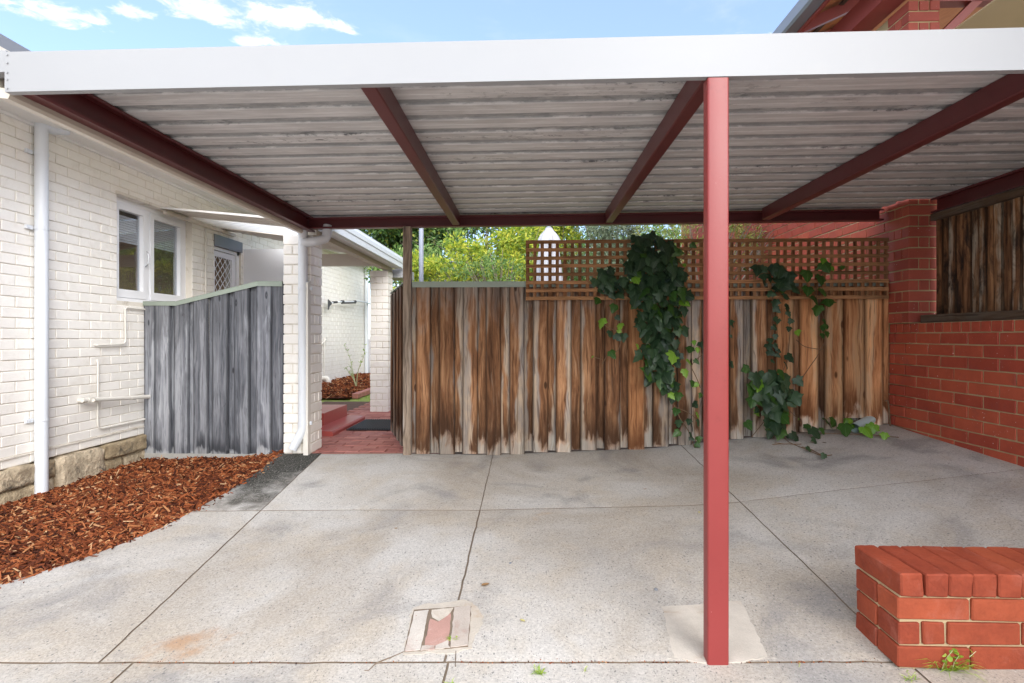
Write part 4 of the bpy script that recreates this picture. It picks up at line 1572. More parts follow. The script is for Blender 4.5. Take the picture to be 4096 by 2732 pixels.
# ---------------------------------------------------------------- the red brick house on the right
RX = 3.06
RH = thing('red_brick_house', 'red brick house with timber infill boards and exposed red rafters', 'house', (3.2, 3.5, .35))
w = MB()
w.box(RX + .007, RX + .225, -1.5, 4.25, -.2, 1.272)
w.box(RX + .007, RX + .225, 4.505, 10.5, -.2, 3.86)
w.box(RX + .02, RX + .20, 4.25, 4.505, -.2, 1.272)
RW = w.build('wall', M_MORTAR, RH)
ph = on_x(3619.7, 1345, RX).y
courses(RW, 'y', RX, -1, -1.5, 4.497, 1.195 - 13 * .086, 13, .086, ph - .12, M_RBRICK, seed=12, joint=.0095, out=.0012, bev=.003, stuff=lambda a, z: a < 1.9)
r_ = random.Random(3)
k = 0
y_ = 4.49
mass = MB()
while y_ > -1.4:
    if y_ > 1.9:
        put('brick', bevel_box(.22, .0715, .070, .003, M_RBRICK, r_.randrange(4), .0012), RW, (RX + .11 + r_.uniform(-.001, .001), y_ - .036, 1.195 + .039))
    else:
        mass.box(RX, RX + .22, y_ - .0715, y_, 1.199, 1.269)
    y_ -= .0805
tag(mass.build('brickwork', M_RBRICK, RW), kind='stuff')
courses(RW, 'y', RX, -1, 4.51, 10.4, .163, 42, .086, ph, M_RBRICK, seed=13, joint=.0095, out=.0012, bev=.003,
        stuff=lambda a, z: not (1.55 < z < 2.35 and 4.5 < a < 7.0))
for o in list(RW.children):
    if o.name.startswith('brickwork') and False:
        pass
RP = thing('brick_pillar', 'tall dark red brick pillar between the lattice end and the dark timber boards', 'pillar', (3.17, 4.37, .4))
brick_pillar(RP, RX - .012, 4.252, .243, 1.275, 30, .086, M_PBRICK, M_MORTAR, 71, .003, .0012)
# infill boards, sill and head timber
bx = 3.243
edges = [637, 700, 765, 840, 925, 1000, 1085, 1160, 1235, 1330, 1432, 1525, 1640, 1760]
r_ = random.Random(15)
for i in range(len(edges) - 1):
    ya = on_x(3500 + edges[i] / 2.614, 1345, bx).y
    yb = on_x(3500 + edges[i + 1] / 2.614, 1345, bx).y
    of = 0 if i % 2 == 0 else .012
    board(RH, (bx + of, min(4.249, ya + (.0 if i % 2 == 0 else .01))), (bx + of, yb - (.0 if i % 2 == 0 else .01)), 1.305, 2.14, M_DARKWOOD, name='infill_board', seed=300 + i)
y_ = on_x(3500 + 1760 / 2.614, 1345, bx).y
i = 0
while y_ > -1.3:
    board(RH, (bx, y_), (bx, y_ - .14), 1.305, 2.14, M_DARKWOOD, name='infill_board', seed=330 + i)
    y_ -= .142
    i += 1
b = MB()
b.box(RX + .05, RX + .195, -1.5, 4.21, 1.273, 1.335)
o = b.build('sill', M_SILLW, RH)
b = MB()
b.box(3.205, 3.252, -1.5, 4.235, 2.085, 2.138)
b.build('head_timber', M_SILLW, RH)
# eave over the carport: wall plate, rafters, tiles, fascia board, gutter
b = MB()
b.box(2.86, 3.045, -1.5, 9.5, 3.875, 4.06)
b.build('wall_plate', M_REDTRIM, RH)
b = MB()
b.box(3.25, 7.0, 4.27, 4.36, 3.855, 3.99)
b.build('cross_beam', M_REDTRIM, RH)
slope = math.tan(R(24))
ez = lambda X: 4.10 + (X - 2.5) * slope
r_ = random.Random(41)
for k in range(13):
    y_ = -1.2 + k * .6 + .22
    b = MB()
    b.bar((2.56, y_, ez(2.56) - .05), (3.6, y_, ez(3.6) - .05), .05, .10)
    b.build('rafter', M_REDTRIM, RH)
b = MB()
b.box(2.535, 2.56, -1.5, 9.5, 4.005, 4.145)
b.build('fascia_board', M_REDTRIM, RH)
b = MB()
b.prism([(2.532, 4.045), (2.44, 4.045), (2.425, 4.06), (2.425, 4.14), (2.433, 4.155), (2.42, 4.165), (2.41, 4.15), (2.412, 4.05), (2.43, 4.03), (2.532, 4.03)], 'y', -1.5, 9.5)
b.build('gutter', M_GREYGUT, RH)
for j in range(4):
    xa, xb = 2.57 + j * .32, 2.57 + (j + 1) * .32 + .05
    b = MB()
    for k in range(36):
        y_ = -1.4 + k * .30
        dz_ = r_.uniform(-.004, .004)
        for q in range(4):
            ya, yb = y_ + q * .074, y_ + (q + 1) * .074
            h0, h1 = .018 * math.sin(q / 4 * math.pi), .018 * math.sin((q + 1) / 4 * math.pi)
            b.add([(xa, ya, ez(xa) + .022 + h0 + dz_), (xb, ya, ez(xb) + h0 + dz_ + .008), (xb, yb, ez(xb) + h1 + dz_ + .008), (xa, yb, ez(xa) + .022 + h1 + dz_)], [(0, 1, 2, 3)])
    b.build('tile_course', M_TILE, RH)
for j in range(4):
    b = MB()
    xa = 2.62 + j * .32
    b.box(xa, xa + .04, -1.5, 9.5, ez(xa) - .006, ez(xa) + .012)
    b.build('batten', M_SILLW, RH)
b = MB()
b.add([(2.5, -1.5, ez(2.5) + .06), (2.5, 9.5, ez(2.5) + .06), (7.5, 9.5, ez(7.5) + .06), (7.5, -1.5, ez(7.5) + .06)], [(0, 1, 2, 3)])
b.build('roof', M_TILE, RH)
for k in range(4):
    b = MB()
    xa = 3.385 + k * .9
    b.box(xa, xa + .895, -1.5, 4.24, 3.60, 3.612)
    b.build('ceiling_board', M_TAN, RH)
b = MB()
b.bar((3.30, 4.31, 3.55), (3.62, 4.31, 3.87), .06, .07, (0, 1, 0))
b.build('brace', M_REDTRIM, RH)

# ---------------------------------------------------------------- low brick wall in front
LW = thing('low_brick_wall', 'low orange red brick wall with a bullnosed brick coping at front', 'low wall', (1.9, 1.94, .05))
lwx, lwy, lwd = 1.272, 1.822, .232
z00 = .025
b = MB()
b.box(lwx + .010, 3.05, lwy + .010, lwy + lwd - .010, -.1, z00 + 3 * .0825 + .003)
CO = b.build('mortar', M_MORTAR, LW)
r_ = random.Random(19)


def lwb(x0, x1, k, y0, y1):
    h = .0825
    ln = round(x1 - x0, 3)
    me = bevel_box(ln, round(y1 - y0, 3), h - .0085, .004, M_LBRICK, r_.randrange(3), .0022)
    put('brick', me, LW, ((x0 + x1) / 2 + r_.uniform(-.001, .001), (y0 + y1) / 2 + r_.uniform(-.0015, .0015), z00 + (k + .5) * h), (r_.uniform(-.008, .008), r_.uniform(-.008, .008), r_.uniform(-.008, .008)))


sc_ = .0086 * 0 + 1 / (1.158 * 1.684 * 1000)
for k, joints in ((2, [1478, 1955, 2430]), (1, [1478, 1630, 1793, 2285, 2760]), (0, [1478, 1950, 2425])):
    xsj = [lwx + (j - 1478) * sc_ for j in joints]
    while xsj[-1] < 3.0:
        xsj.append(xsj[-1] + .24)
    for i in range(len(xsj) - 1):
        a_ = xsj[i] + (.0045 if i else 0)
        lwb(a_, xsj[i + 1] - .0045, k, lwy, lwy + .108)
    # end face and back leaf
    if k == 1:
        lwb(lwx, lwx + .11, k, lwy + .117, lwy + lwd)
        xx = lwx + .12
    else:
        lwb(lwx, lwx + .175, k, lwy + .117, lwy + lwd)
        xx = lwx + .185
    while xx < 3.0:
        lwb(xx, xx + .23, k, lwy + .117, lwy + lwd)
        xx += .24
zc0 = z00 + 3 * .0825 + .004


def coping(x0, w_, jy, first=False):
    bm = bmesh.new()
    bmesh.ops.create_cube(bm, size=1)
    r2 = random.Random(int(x0 * 1000))
    for v in bm.verts:
        v.co = Vector((v.co.x * w_, v.co.y * .245, v.co.z * .080)) + Vector([r2.uniform(-.002, .002) for _ in range(3)])
    ed = [e for e in bm.edges if all(v.co.z > 0 for v in e.verts) and all(v.co.y < 0 for v in e.verts)]
    bmesh.ops.bevel(bm, geom=bm.edges[:], offset=.005, segments=1, affect='EDGES')
    bmesh.ops.subdivide_edges(bm, edges=[e for e in bm.edges if e.calc_length() > .03], cuts=3, use_grid_fill=True)
    for v in bm.verts:
        q = v.co * 40 + Vector((x0 * 50, 0, 0))
        v.co += Vector((pnoise(q), pnoise(q + Vector((7, 0, 0))), pnoise(q + Vector((0, 9, 0))))) * .0018
    me = bpy.data.meshes.new('coping_shape')
    bm.to_mesh(me)
    bm.free()
    me.materials.append(M_LBRICK)
    put('coping_brick', me, LW, (x0 + w_ / 2, lwy + .118 + jy, zc0 + .040), (r2.uniform(-.012, .012), r2.uniform(-.014, .014), r2.uniform(-.014, .014) + (.02 if first else 0)))


xx = lwx + .001
i = 0
while xx < 3.0:
    coping(xx, .0775 if i else .080, r_.uniform(-.003, .003), i == 0)
    xx += .0815 if i else .086
    i += 1
# ---------------------------------------------------------------- bark mulch
def chips(name, inside, zfun, n, seed, parent=None, size=1.0):
    r_ = random.Random(seed)
    b = MB()
    done = 0
    while done < n:
        p = inside(r_)
        if p is None:
            continue
        done += 1
        x, y = p
        long_ = r_.random()
        L = r_.uniform(.006, .026) if long_ < .74 else r_.uniform(.022, .070)
        W = L * r_.uniform(.3, .75) if long_ < .74 else r_.uniform(.0025, .007)
        T = r_.uniform(.0015, .004)
        L, W, T = L * size, W * size, T * size
        q = Euler((r_.gauss(0, .38), r_.gauss(0, .38), r_.uniform(0, 6.28))).to_matrix()
        c = Vector((x, y, zfun(x, y) + r_.uniform(-.002, .016)))
        t1, t2 = r_.uniform(.5, 1), r_.uniform(.3, 1)
        pts = [(-L, -W * t1, 0), (L * .2, -W, 0), (L, -W * t2 * .4, 0), (L * .9, W * t1 * .6, 0), (0, W * t2, 0), (-L * .85, W * .7, 0)]
        top = [c + q @ Vector((a, b_, T)) / 1 for a, b_, _ in pts]
        bot = [c + q @ Vector((a, b_, -T)) for a, b_, _ in pts]
        m_ = len(pts)
        b.add(top + bot, [tuple(range(m_))] + [(i, m_ + i, m_ + (i + 1) % m_, (i + 1) % m_) for i in range(m_)])
    return b.build(name, M_MULCH, parent)


def fence_y(x):
    return 5.50 + (x - LA[0]) * (LB[1] - LA[1]) / (LB[0] - LA[0])


def mz(x, y):
    xe = edge_x(y)
    t = max(0.0, min(1.0, (xe - x) / (xe - WX))) ** .62
    return gz(xe, y) * (1 - t) - .165 * t - .004 + .016 * pnoise(Vector((x * 3, y * 3, 0))) - .01 * (1 - t)


b = MB()
vs, fs = [], []
ny, nx = 40, 16
for j in range(ny):
    y = 1.0 + (5.6 - 1.0) * j / (ny - 1)
    for i in range(nx):
        x = WX - .02 + (edge_x(y) + .02 - WX) * i / (nx - 1)
        yy = min(y, fence_y(x) + .03)
        vs.append((x, yy, mz(x, yy) - .006))
fs = [(j * nx + i, j * nx + i + 1, (j + 1) * nx + i + 1, (j + 1) * nx + i) for j in range(ny - 1) for i in range(nx - 1)]
b.add(vs, fs)
tag(b.build('garden_bed', M_MULCHBASE), kind='structure')


def in_bed(r_):
    y = r_.uniform(1.9, 5.5)
    x = r_.uniform(WX, -2.05)
    if x > edge_x(y) + r_.uniform(-.03, .02) or y > fence_y(x) - .015:
        return None
    return x, y


tag(chips('bark_mulch', in_bed, mz, 21000, 6), kind='stuff')
r_ = random.Random(91)


def stray(r_):
    y = r_.uniform(2.2, 4.6)
    return edge_x(y) + abs(r_.gauss(0, .035)), y


tag(chips('bark_litter', stray, lambda x, y: gz(x, y) - .004, 150, 9, size=.7), kind='stuff')

# ---------------------------------------------------------------- back yard: paving, step, mat, lawn, bed
PZ = .125
pb = MB()
pb.add([(-2.12, 4.528, PZ - .012), (-.98, 4.528, PZ - .012), (-.6, 8.14, PZ + .012), (-3.2, 8.14, PZ + .012), (-3.2, 5.3, PZ - .005), (-2.12, 4.85, PZ - .01)], [(0, 1, 2, 3, 4, 5)])
PAV = pb.build('brick_paving', M_PAVEJOINT)
tag(PAV, kind='structure')
r_ = random.Random(29)
row = 0
y_ = 4.535
cnt = 0
while y_ < 8.05:
    pz = PZ + .0068 * (y_ - 4.5)
    x_ = -2.35 - (row % 2) * .117 + .01
    while x_ < -.8:
        if x_ < -2.13 and y_ < fence_y(x_) + .12:
            x_ += .2345
            continue
        me = bevel_box(.228, .112, .05, .004, M_PAVER, r_.randrange(4), .002)
        put('paver', me, PAV, (x_ + .115 + r_.uniform(-.001, .001), y_ + .056, pz - .022 + r_.uniform(-.003, .003)), (r_.uniform(-.014, .014), r_.uniform(-.014, .014), r_.uniform(-.006, .006)))
        x_ += .2345
        cnt += 1
    y_ += .1185
    row += 1
b = MB()
b.box(WX + .005, -2.225, 5.62, 6.35, .05, .325)
STEP = b.build('door_step', M_REDSTEP)
tag(STEP, 'red painted concrete step with a wide tread below the screen door', 'step')
bm_ = MB()
bm_.prism([(-2.224, .1), (-2.03, .1), (-2.005, .125), (-2.005, .17), (-2.02, .187), (-2.224, .195)], "y", 5.3, 6.36)
bm_.build('tread', M_REDSTEP, STEP)
MT = thing('door_mat', 'black ribbed rubber door mat lying on the red paving', 'mat', (-1.62, 5.95, .14))
b = MB()
mz0 = .146
b.box(-1.98, -1.28, 5.62, 6.30, mz0, mz0 + .006)
b.build('mat_base', M_RUBBER, MT)
b = MB()
for k in range(26):
    x_ = -1.965 + k * .0265
    b.prism([(x_, mz0 + .006), (x_ + .017, mz0 + .006), (x_ + .014, mz0 + .014), (x_ + .003, mz0 + .014)], 'y', 5.635, 6.285)
b.build('mat_ribs', M_RUBBER, MT)
b = MB()
b.add([(-4.2, 8.2, .13), (6.5, 8.2, .13), (6.5, 17, .22), (-4.2, 17, .22), (-.98, 4.8, .08), (3.05, 4.8, -.1)], [(0, 1, 2, 3), (4, 5, 1, 0)])
tag(b.build('lawn', M_LAWN), kind='structure')
r_ = random.Random(14)
gb = MB()
for k in range(5200):
    if k < 4000:
        x, y = r_.uniform(-3.1, -.6), r_.uniform(8.2, 12.4)
        if x < -2.75 + .05 * (y - 8.4):
            continue
    else:
        x, y = r_.uniform(-1.1, -.7), r_.uniform(6.5, 12)
    h = r_.uniform(.02, .05)
    a = r_.uniform(0, 6.28)
    lx, ly = r_.gauss(0, .015), r_.gauss(0, .015)
    z = .13 + (y - 8.2) * .01 + .002
    ww = .004
    gb.add([(x - ww * math.cos(a), y - ww * math.sin(a), z), (x + ww * math.cos(a), y + ww * math.sin(a), z), (x + lx, y + ly, z + h)], [(0, 1, 2)])
tag(gb.build('grass', M_GRASS), kind='stuff')
b = MB()
b.add([(WX, 8.3, .17), (-2.9, 8.3, .17), (-2.78, 12.6, .21), (WX, 13.2, .24)], [(0, 1, 2, 3)])
tag(b.build('rear_garden_bed', M_MULCHBASE), kind='structure')


def in_rear(r_):
    y = r_.uniform(8.32, 12.6)
    x = r_.uniform(WX + .02, -2.86 + .028 * (y - 8.3))
    return x, y


tag(chips('bark_mulch_behind', in_rear, lambda x, y: .175 + (y - 8.3) * .012 + .04 * max(0, (-3.4 - x)) , 3800, 16, size=1.35), kind='stuff')
EG = thing('brick_edging', 'pinkish brick edging between the rear bark bed and the lawn', 'garden edging', (-2.8, 10, .16))
r_ = random.Random(52)
for k in range(17):
    y_ = 8.55 + k * .24
    put('brick', bevel_box(.10, .228, .08, .004, M_PAVER, k % 4, .002), EG, (-2.83 + .028 * (y_ - 8.3), y_, .185 + (y_ - 8.3) * .01), (0, 0, -.03 + r_.uniform(-.02, .02)))
# the spindly plant, waste elbow and small pipe by the rear wall
SP = thing('spindly_shrub', 'bare pale green stems of a spindly shrub against the white rear wall', 'shrub', (-3.3, 9.6, .2))
b = MB()
r_ = random.Random(88)
base = Vector((-3.28, 9.9, .2))
tips = []
for k in range(4):
    pts = [base + Vector((r_.uniform(-.05, .05), 0, 0))]
    d_ = Vector((r_.uniform(-.45, .12), r_.uniform(-.2, .2), 1)).normalized()
    for j in range(7):
        d_ = (d_ + Vector((r_.uniform(-.22, .12), r_.uniform(-.15, .15), .05))).normalized()
        pts.append(pts[-1] + d_ * (.12 if k < 2 else .06))
        if j > 2:
            tips.append(pts[-1])
    b.tube(pts, .008, 5, rs=[.011 - .0012 * j for j in range(8)])
M_STEM = simple('pale_stem', (.42, .44, .24), .7)
b.build('stem', M_STEM, SP)
b = MB()
for t in tips:
    for j in range(5):
        d_ = Vector((r_.gauss(0, 1), r_.gauss(0, 1), r_.gauss(.3, .7))).normalized()
        s_ = d_.cross(Vector((0, 0, 1))).normalized() * .011
        b.add([t, t + d_ * .04 + s_, t + d_ * .08, t + d_ * .04 - s_], [(0, 1, 2, 3)])
tag(b.build('leaves', M_WEED, SP), kind='stuff')
b = MB()
e0 = on_x(1307, 1525, WX + .08)
b.tube(smooth_path([e0 + Vector((-.1, 0, .06)), e0 + Vector((.03, 0, .06)), e0 + Vector((.05, 0, -.25))], .07), .055, 14)
tag(b.build('drain_elbow', M_CREAMPIPE, smooth=True), 'cream drain elbow coming out of the rear wall above the mulch', 'drain pipe')
b = MB()
yy = 13.2
pd = on_x(1466, 1345, WX + .06)
b.tube([(WX + .06, pd.y, .2), (WX + .06, pd.y, 2.9)], .045, 12)
tag(b.build('downpipe', M_PIPE, smooth=True), 'distant white downpipe on the corner of the white rear wall', 'downpipe')
b = MB()
c0 = on_x(1300, 1372, WX + .03)
b.tube(smooth_path([on_x(1289, 1375, WX + .03), on_x(1310, 1352, WX + .03), on_x(1300, 1352, WX + .03), on_x(1296, 1400, WX + .02), on_x(1298, 1500, WX + .02)], .05), .012, 6)
tag(b.build('garden_tap_pipe', M_CREAMPIPE, smooth=True), 'small cream tap pipe on the white rear wall left of the spindly stems', 'tap pipe')
# squeegee and brush on a pole, hanging on the rear wall
SQ = thing('squeegee_pole', 'black squeegee and brush on a white pole hanging along the rear wall', 'squeegee', on_x(1330, 1208, WX + .12))


def sq(cx, cy, off=.12):
    return on_x(1100 + cx / 3.918, 850 + cy / 3.918, WX + off)


b = MB()
pl = [(826, 1360), (840, 1362), (893, 1415), (893, 1432), (858, 1470), (845, 1522), (826, 1524)]
A_ = [sq(*p, .10) for p in pl]
B_ = [sq(*p, .14) for p in pl]
n = len(pl)
b.add(A_ + B_, [tuple(range(n)), tuple(range(2 * n - 1, n - 1, -1))] + [(i, (i + 1) % n, n + (i + 1) % n, n + i) for i in range(n)])
b.build('squeegee_head', M_BLACK, SQ)
b = MB()
b.tube([sq(890, 1415), sq(1000, 1402), sq(1250, 1395), sq(1310, 1388), sq(1360, 1398), sq(1490, 1425)], .017, 10)
b.build('pole', M_PIPE, SQ, smooth=True)
b = MB()
for c0, c1 in ((1042, 1070), (1234, 1262)):
    b.tube([sq(c0, 1398), sq(c1, 1396)], .032, 10)
b.tube([sq(1045, 1418), sq(1260, 1414)], .022, 10)
b.tube([sq(905, 1410), sq(970, 1404)], .024, 8)
b.build('brush_block', M_BLACK, SQ, smooth=True)
b = MB()
for k in range(24):
    c_ = 1048 + k * 9
    b.bar(sq(c_, 1420), sq(c_, 1442), .01, .01)
b.build('bristles', M_SPRING, SQ)

# ---------------------------------------------------------------- ivy
OUT = [(0, 0), (.10, .10), (.27, .13), (.36, .02), (.42, -.14), (.56, -.22), (.40, -.38), (.30, -.48), (.30, -.62), (.17, -.80), (0, -1.02)]


def ivy_mesh(mat, seed, lobes=1.0):
    r_ = random.Random(seed)
    half = []
    for x, z in OUT:
        s_ = 1 + r_.uniform(-.09, .09)
        half.append((x * s_ * (1.0 if lobes > .5 else .95), z * (1 + r_.uniform(-.05, .05))))
    pts = half + [(-x * (1 + r_.uniform(-.1, .1)), z) for x, z in half[-2:0:-1]]
    cen = (0, -.30)
    kf, kz = r_.uniform(.12, .45), r_.uniform(.05, .35)

    def lift(x, z):
        return kf * abs(x) + kz * (z + .3) ** 2 + r_.uniform(-.04, .04)
    vs = [(cen[0], -.02, cen[1])] + [(x, lift(x, z), z) for x, z in pts]
    n = len(pts)
    return mesh_of('ivy_leaf_shape', vs, [(0, 1 + (i + 1) % n, 1 + i) for i in range(n)], mat, True)


IVD = [ivy_mesh(M_IVY, k) for k in range(9)]
IVM = [ivy_mesh(M_IVYM, 20 + k) for k in range(4)]
IVB = [ivy_mesh(M_IVYB, 40 + k) for k in range(4)]


def in_poly(x, y, poly):
    c = False
    n = len(poly)
    for i in range(n):
        (x0, y0), (x1, y1) = poly[i], poly[(i + 1) % n]
        if (y0 > y) != (y1 > y) and x < (x1 - x0) * (y - y0) / (y1 - y0) + x0:
            c = not c
    return c


def ivy_leaf(root, x, y, Y, size, shapes, r_, tilt_=None, roll=None, flat=None):
    p = on_y(x, y, Y)
    p.y -= r_.uniform(0, .01)
    rx = -R(r_.uniform(5, 48)) if tilt_ is None else tilt_
    rt = (rx, R(r_.gauss(0, 30)) if roll is None else roll, R(r_.gauss(0, 26)))
    return put('leaf', r_.choice(shapes), root, (p.x, p.y, p.z + size * .35), rt, (size * r_.uniform(.9, 1.1), size, size))


def c4(p):
    return (2000 + p[0] / 1.568, 850 + p[1] / 1.568)


def c5(p):
    return (2800 + p[0] / 1.493, 850 + p[1] / 1.493)


def c9(p):
    return (3000 + p[0] / 3.3586, 1550 + p[1] / 3.3586)


def fill(root, poly, cv, step, Y, size, r_, bright=.02, mid=.06):
    xs = [p[0] for p in poly]
    ys = [p[1] for p in poly]
    y = min(ys)
    row = 0
    while y < max(ys):
        x = min(xs) + (row % 2) * step * .5
        while x < max(xs):
            jx, jy = x + r_.uniform(-.3, .3) * step, y + r_.uniform(-.3, .3) * step
            if in_poly(jx, jy, poly):
                sx, sy = cv((jx, jy))
                u = r_.random()
                sh = IVB if u < bright else IVM if u < bright + mid else IVD
                sz = size * r_.choice((.7, .85, .95, 1.05, 1.15, 1.25, 1.4))
                ivy_leaf(root, sx, sy, Y - r_.uniform(0, .075), sz, sh, r_)
            x += step
        y += step * .86
        row += 1


def stems(root, lines, cv, Y, rad=.0035):
    b = MB()
    for k, ln in enumerate(lines):
        pts = [on_y(*cv(p), Y) for p in ln]
        pts = smooth_path(pts, .08, 4)
        pts = [p + Vector((.006 * pnoise(p * 9 + Vector((k, 0, 0))), .004 * pnoise(p * 8), 0)) for p in pts]
        b.tube(pts, rad, 6)
    b.build('stem', M_TWIG, root, smooth=True)


YI = 4.415
IV1 = thing('ivy_plant', 'large mass of dark ivy hanging over the lattice and fence', 'ivy', on_y(2690, 1720, 4.4), 'ivy climbing the fence')
r_ = random.Random(101)
fill(IV1, [(840, 170), (900, 160), (1000, 165), (1070, 200), (1100, 330), (1185, 390), (1180, 470), (1160, 560), (1175, 640), (1110, 660), (1190, 740), (1110, 800), (1130, 900), (1080, 960), (1120, 1080), (1110, 1180), (1040, 1160), (1000, 1060), (925, 1040), (905, 950), (870, 880), (905, 800), (860, 690), (880, 640), (840, 560), (800, 480), (760, 450), (790, 340), (830, 320), (820, 240)], c4, 40, YI, .097, r_, .02, .12)
fill(IV1, [(600, 400), (690, 340), (740, 350), (760, 480), (740, 560), (690, 540), (620, 500), (590, 470)], c4, 42, YI, .092, r_, .0, .08)
for p, sz, sh in (((620, 560), .085, IVM), ((722, 600), .085, IVM), ((640, 690), .09, IVB), ((755, 715), .075, IVB), ((748, 748), .045, IVB), ((690, 760), .07, IVD), ((720, 785), .075, IVD), ((775, 780), .075, IVD), ((725, 665), .055, IVD),
                  ((690, 890), .085, IVM), ((580, 905), .025, IVB), ((1215, 815), .045, IVB), ((1200, 860), .07, IVM), ((1255, 830), .07, IVD), ((1240, 860), .05, IVB), ((1180, 935), .06, IVB), ((1222, 935), .055, IVM), ((1155, 1005), .08, IVB),
                  ((1215, 1075), .07, IVM), ((1240, 1085), .05, IVB), ((1110, 1250), .075, IVM), ((1210, 1210), .07, IVD), ((1265, 1150), .05, IVM), ((1115, 1320), .07, IVD), ((1125, 1390), .075, IVM), ((1200, 1345), .085, IVD), ((1235, 1270), .06, IVB), ((1185, 1310), .06, IVD), ((1250, 1320), .07, IVD),
                  ((1200, 1400), .06, IVD), ((1240, 1420), .055, IVM), ((1225, 1460), .05, IVM), ((1190, 1420), .05, IVD), ((1030, 1110), .06, IVB), ((1065, 1150), .065, IVB), ((1115, 1150), .08, IVM), ((870, 845), .055, IVB), ((940, 860), .10, IVM), ((1090, 580), .05, IVM), ((1130, 650), .07, IVM), ((1150, 520), .085, IVM),
                  ((1200, 210), .06, IVM), ((1135, 250), .055, IVM), ((1115, 310), .045, IVM), ((1155, 330), .04, IVB), ((770, 300), .04, IVM), ((700, 360), .06, IVD), ((850, 165), .07, IVD), ((940, 150), .08, IVD), ((1000, 165), .06, IVD), ((1440, 690), .06, IVD), ((1440, 955), .06, IVD), ((1535, 990), .05, IVM)):
    ivy_leaf(IV1, *c4(p), YI - r_.uniform(.01, .05), sz, sh, r_)
stems(IV1, [[(1220, 1480), (1190, 1380), (1130, 1290), (1080, 1180), (1050, 1080), (1000, 900), (980, 700), (960, 500), (950, 300), (940, 180)],
            [(660, 480), (655, 600), (640, 700), (700, 730), (760, 760)], [(720, 520), (730, 640), (760, 800), (740, 880), (690, 870), (640, 950)], [(580, 905), (640, 920)],
            [(1230, 1480), (1260, 1340), (1200, 1260), (1100, 1220)], [(1260, 1100), (1220, 1010), (1190, 960), (1270, 890)], [(1230, 1450), (1210, 1250), (1240, 1150), (1230, 1060)], [(1210, 215), (1160, 280), (1100, 330)]], c4, YI + .005)

IV2 = thing('ivy_plant', 'slender ivy strand with a leafy clump low on the fence right of the post', 'ivy', on_y(3080, 1740, 4.4), 'ivy climbing the fence')
fill(IV2, [(320, 310), (400, 315), (490, 300), (495, 340), (550, 360), (555, 420), (560, 460), (570, 520), (520, 540), (480, 500), (470, 470), (430, 480), (390, 430), (360, 400), (330, 360)], c5, 46, YI, .094, r_, 0, .04)
fill(IV2, [(325, 985), (390, 985), (430, 1010), (480, 960), (530, 990), (560, 1060), (560, 1140), (500, 1160), (530, 1220), (490, 1260), (500, 1320), (440, 1350), (390, 1310), (400, 1240), (330, 1220), (320, 1150), (310, 1070)], c5, 41, YI - .02, .10, r_, .05, .26)
for p, sz, sh in (((405, 500), .07, IVD), ((445, 465), .07, IVD), ((455, 540), .08, IVD), ((445, 585), .065, IVD), ((525, 570), .075, IVD), ((520, 605), .055, IVD), ((440, 640), .055, IVD), ((465, 648), .05, IVD), ((435, 690), .055, IVD), ((528, 660), .055, IVD), ((530, 695), .05, IVD), ((575, 720), .068, IVB),
                  ((450, 740), .05, IVD), ((415, 765), .055, IVD), ((400, 800), .065, IVD), ((440, 800), .05, IVD), ((400, 845), .075, IVD), ((455, 795), .05, IVD), ((460, 825), .045, IVD), ((455, 855), .05, IVD), ((425, 890), .045, IVD), ((520, 870), .085, IVD), ((510, 915), .07, IVD), ((570, 1010), .09, IVD), ((565, 1090), .10, IVD),
                  ((290, 945), .075, IVM), ((272, 1270), .09, IVM), ((330, 1130), .08, IVM), ((335, 1195), .075, IVB), ((510, 1190), .085, IVM), ((495, 1050), .07, IVM), ((545, 1350), .075, IVD), ((185, 665), .06, IVD), ((188, 915), .07, IVD), ((180, 740), .03, IVD)):
    ivy_leaf(IV2, *c5(p), YI - r_.uniform(.01, .05), sz, sh, r_)
stems(IV2, [[(440, 1350), (455, 1200), (460, 1050), (455, 950), (458, 860), (445, 760), (440, 650), (430, 540), (440, 450)], [(470, 1000), (520, 900), (540, 700), (530, 560)], [(310, 1340), (350, 1290), (420, 1200), (440, 1120)], [(270, 910), (310, 980), (340, 1050)],
            [(530, 1180), (600, 1250)], [(575, 760), (620, 805), (740, 820)], [(600, 1000), (700, 860), (740, 780)]], c5, YI + .01, .003)

IV3 = thing('ivy_plant', 'small bright green ivy shoot on the lattice nearest the red pillar', 'ivy', on_y(3280, 1400, 4.4), 'ivy climbing the fence')
for p, sz, sh in (((640, 375), .115, IVM), ((735, 325), .105, IVM), ((720, 405), .11, IVM), ((645, 470), .105, IVM), ((735, 480), .10, IVM), ((690, 530), .10, IVM), ((765, 540), .10, IVM), ((705, 580), .095, IVM), ((740, 650), .05, IVM), ((735, 690), .055, IVM), ((752, 680), .055, IVM), ((728, 735), .05, IVM), ((757, 725), .055, IVM), ((848, 330), .05, IVM), ((778, 335), .05, IVB), ((735, 290), .06, IVB), ((265, 340), .035, IVM)):
    ivy_leaf(IV3, *c5(p), YI - r_.uniform(.01, .04), sz, sh, r_, roll=R(r_.gauss(0, 12)))
stems(IV3, [[(740, 800), (745, 700), (735, 600), (700, 540), (690, 450), (720, 380), (740, 320)], [(850, 930), (855, 870), (850, 790)], [(740, 330), (800, 345), (850, 335)]], c5, YI + .005, .0028)

IV4 = thing('ivy_plant', 'trailing ivy with bright leaves creeping over the concrete in the corner', 'ivy', on_y(3290, 1730, 4.25), 'ivy climbing the fence')


def ground_at(sx, sy):
    d_ = 4.4
    for _ in range(12):
        p = on_d(sx, sy, d_)
        d_ = (H - gz(p.x, p.y)) * F / (sy - HZ)
    return on_d(sx, sy, min(d_, 4.45))


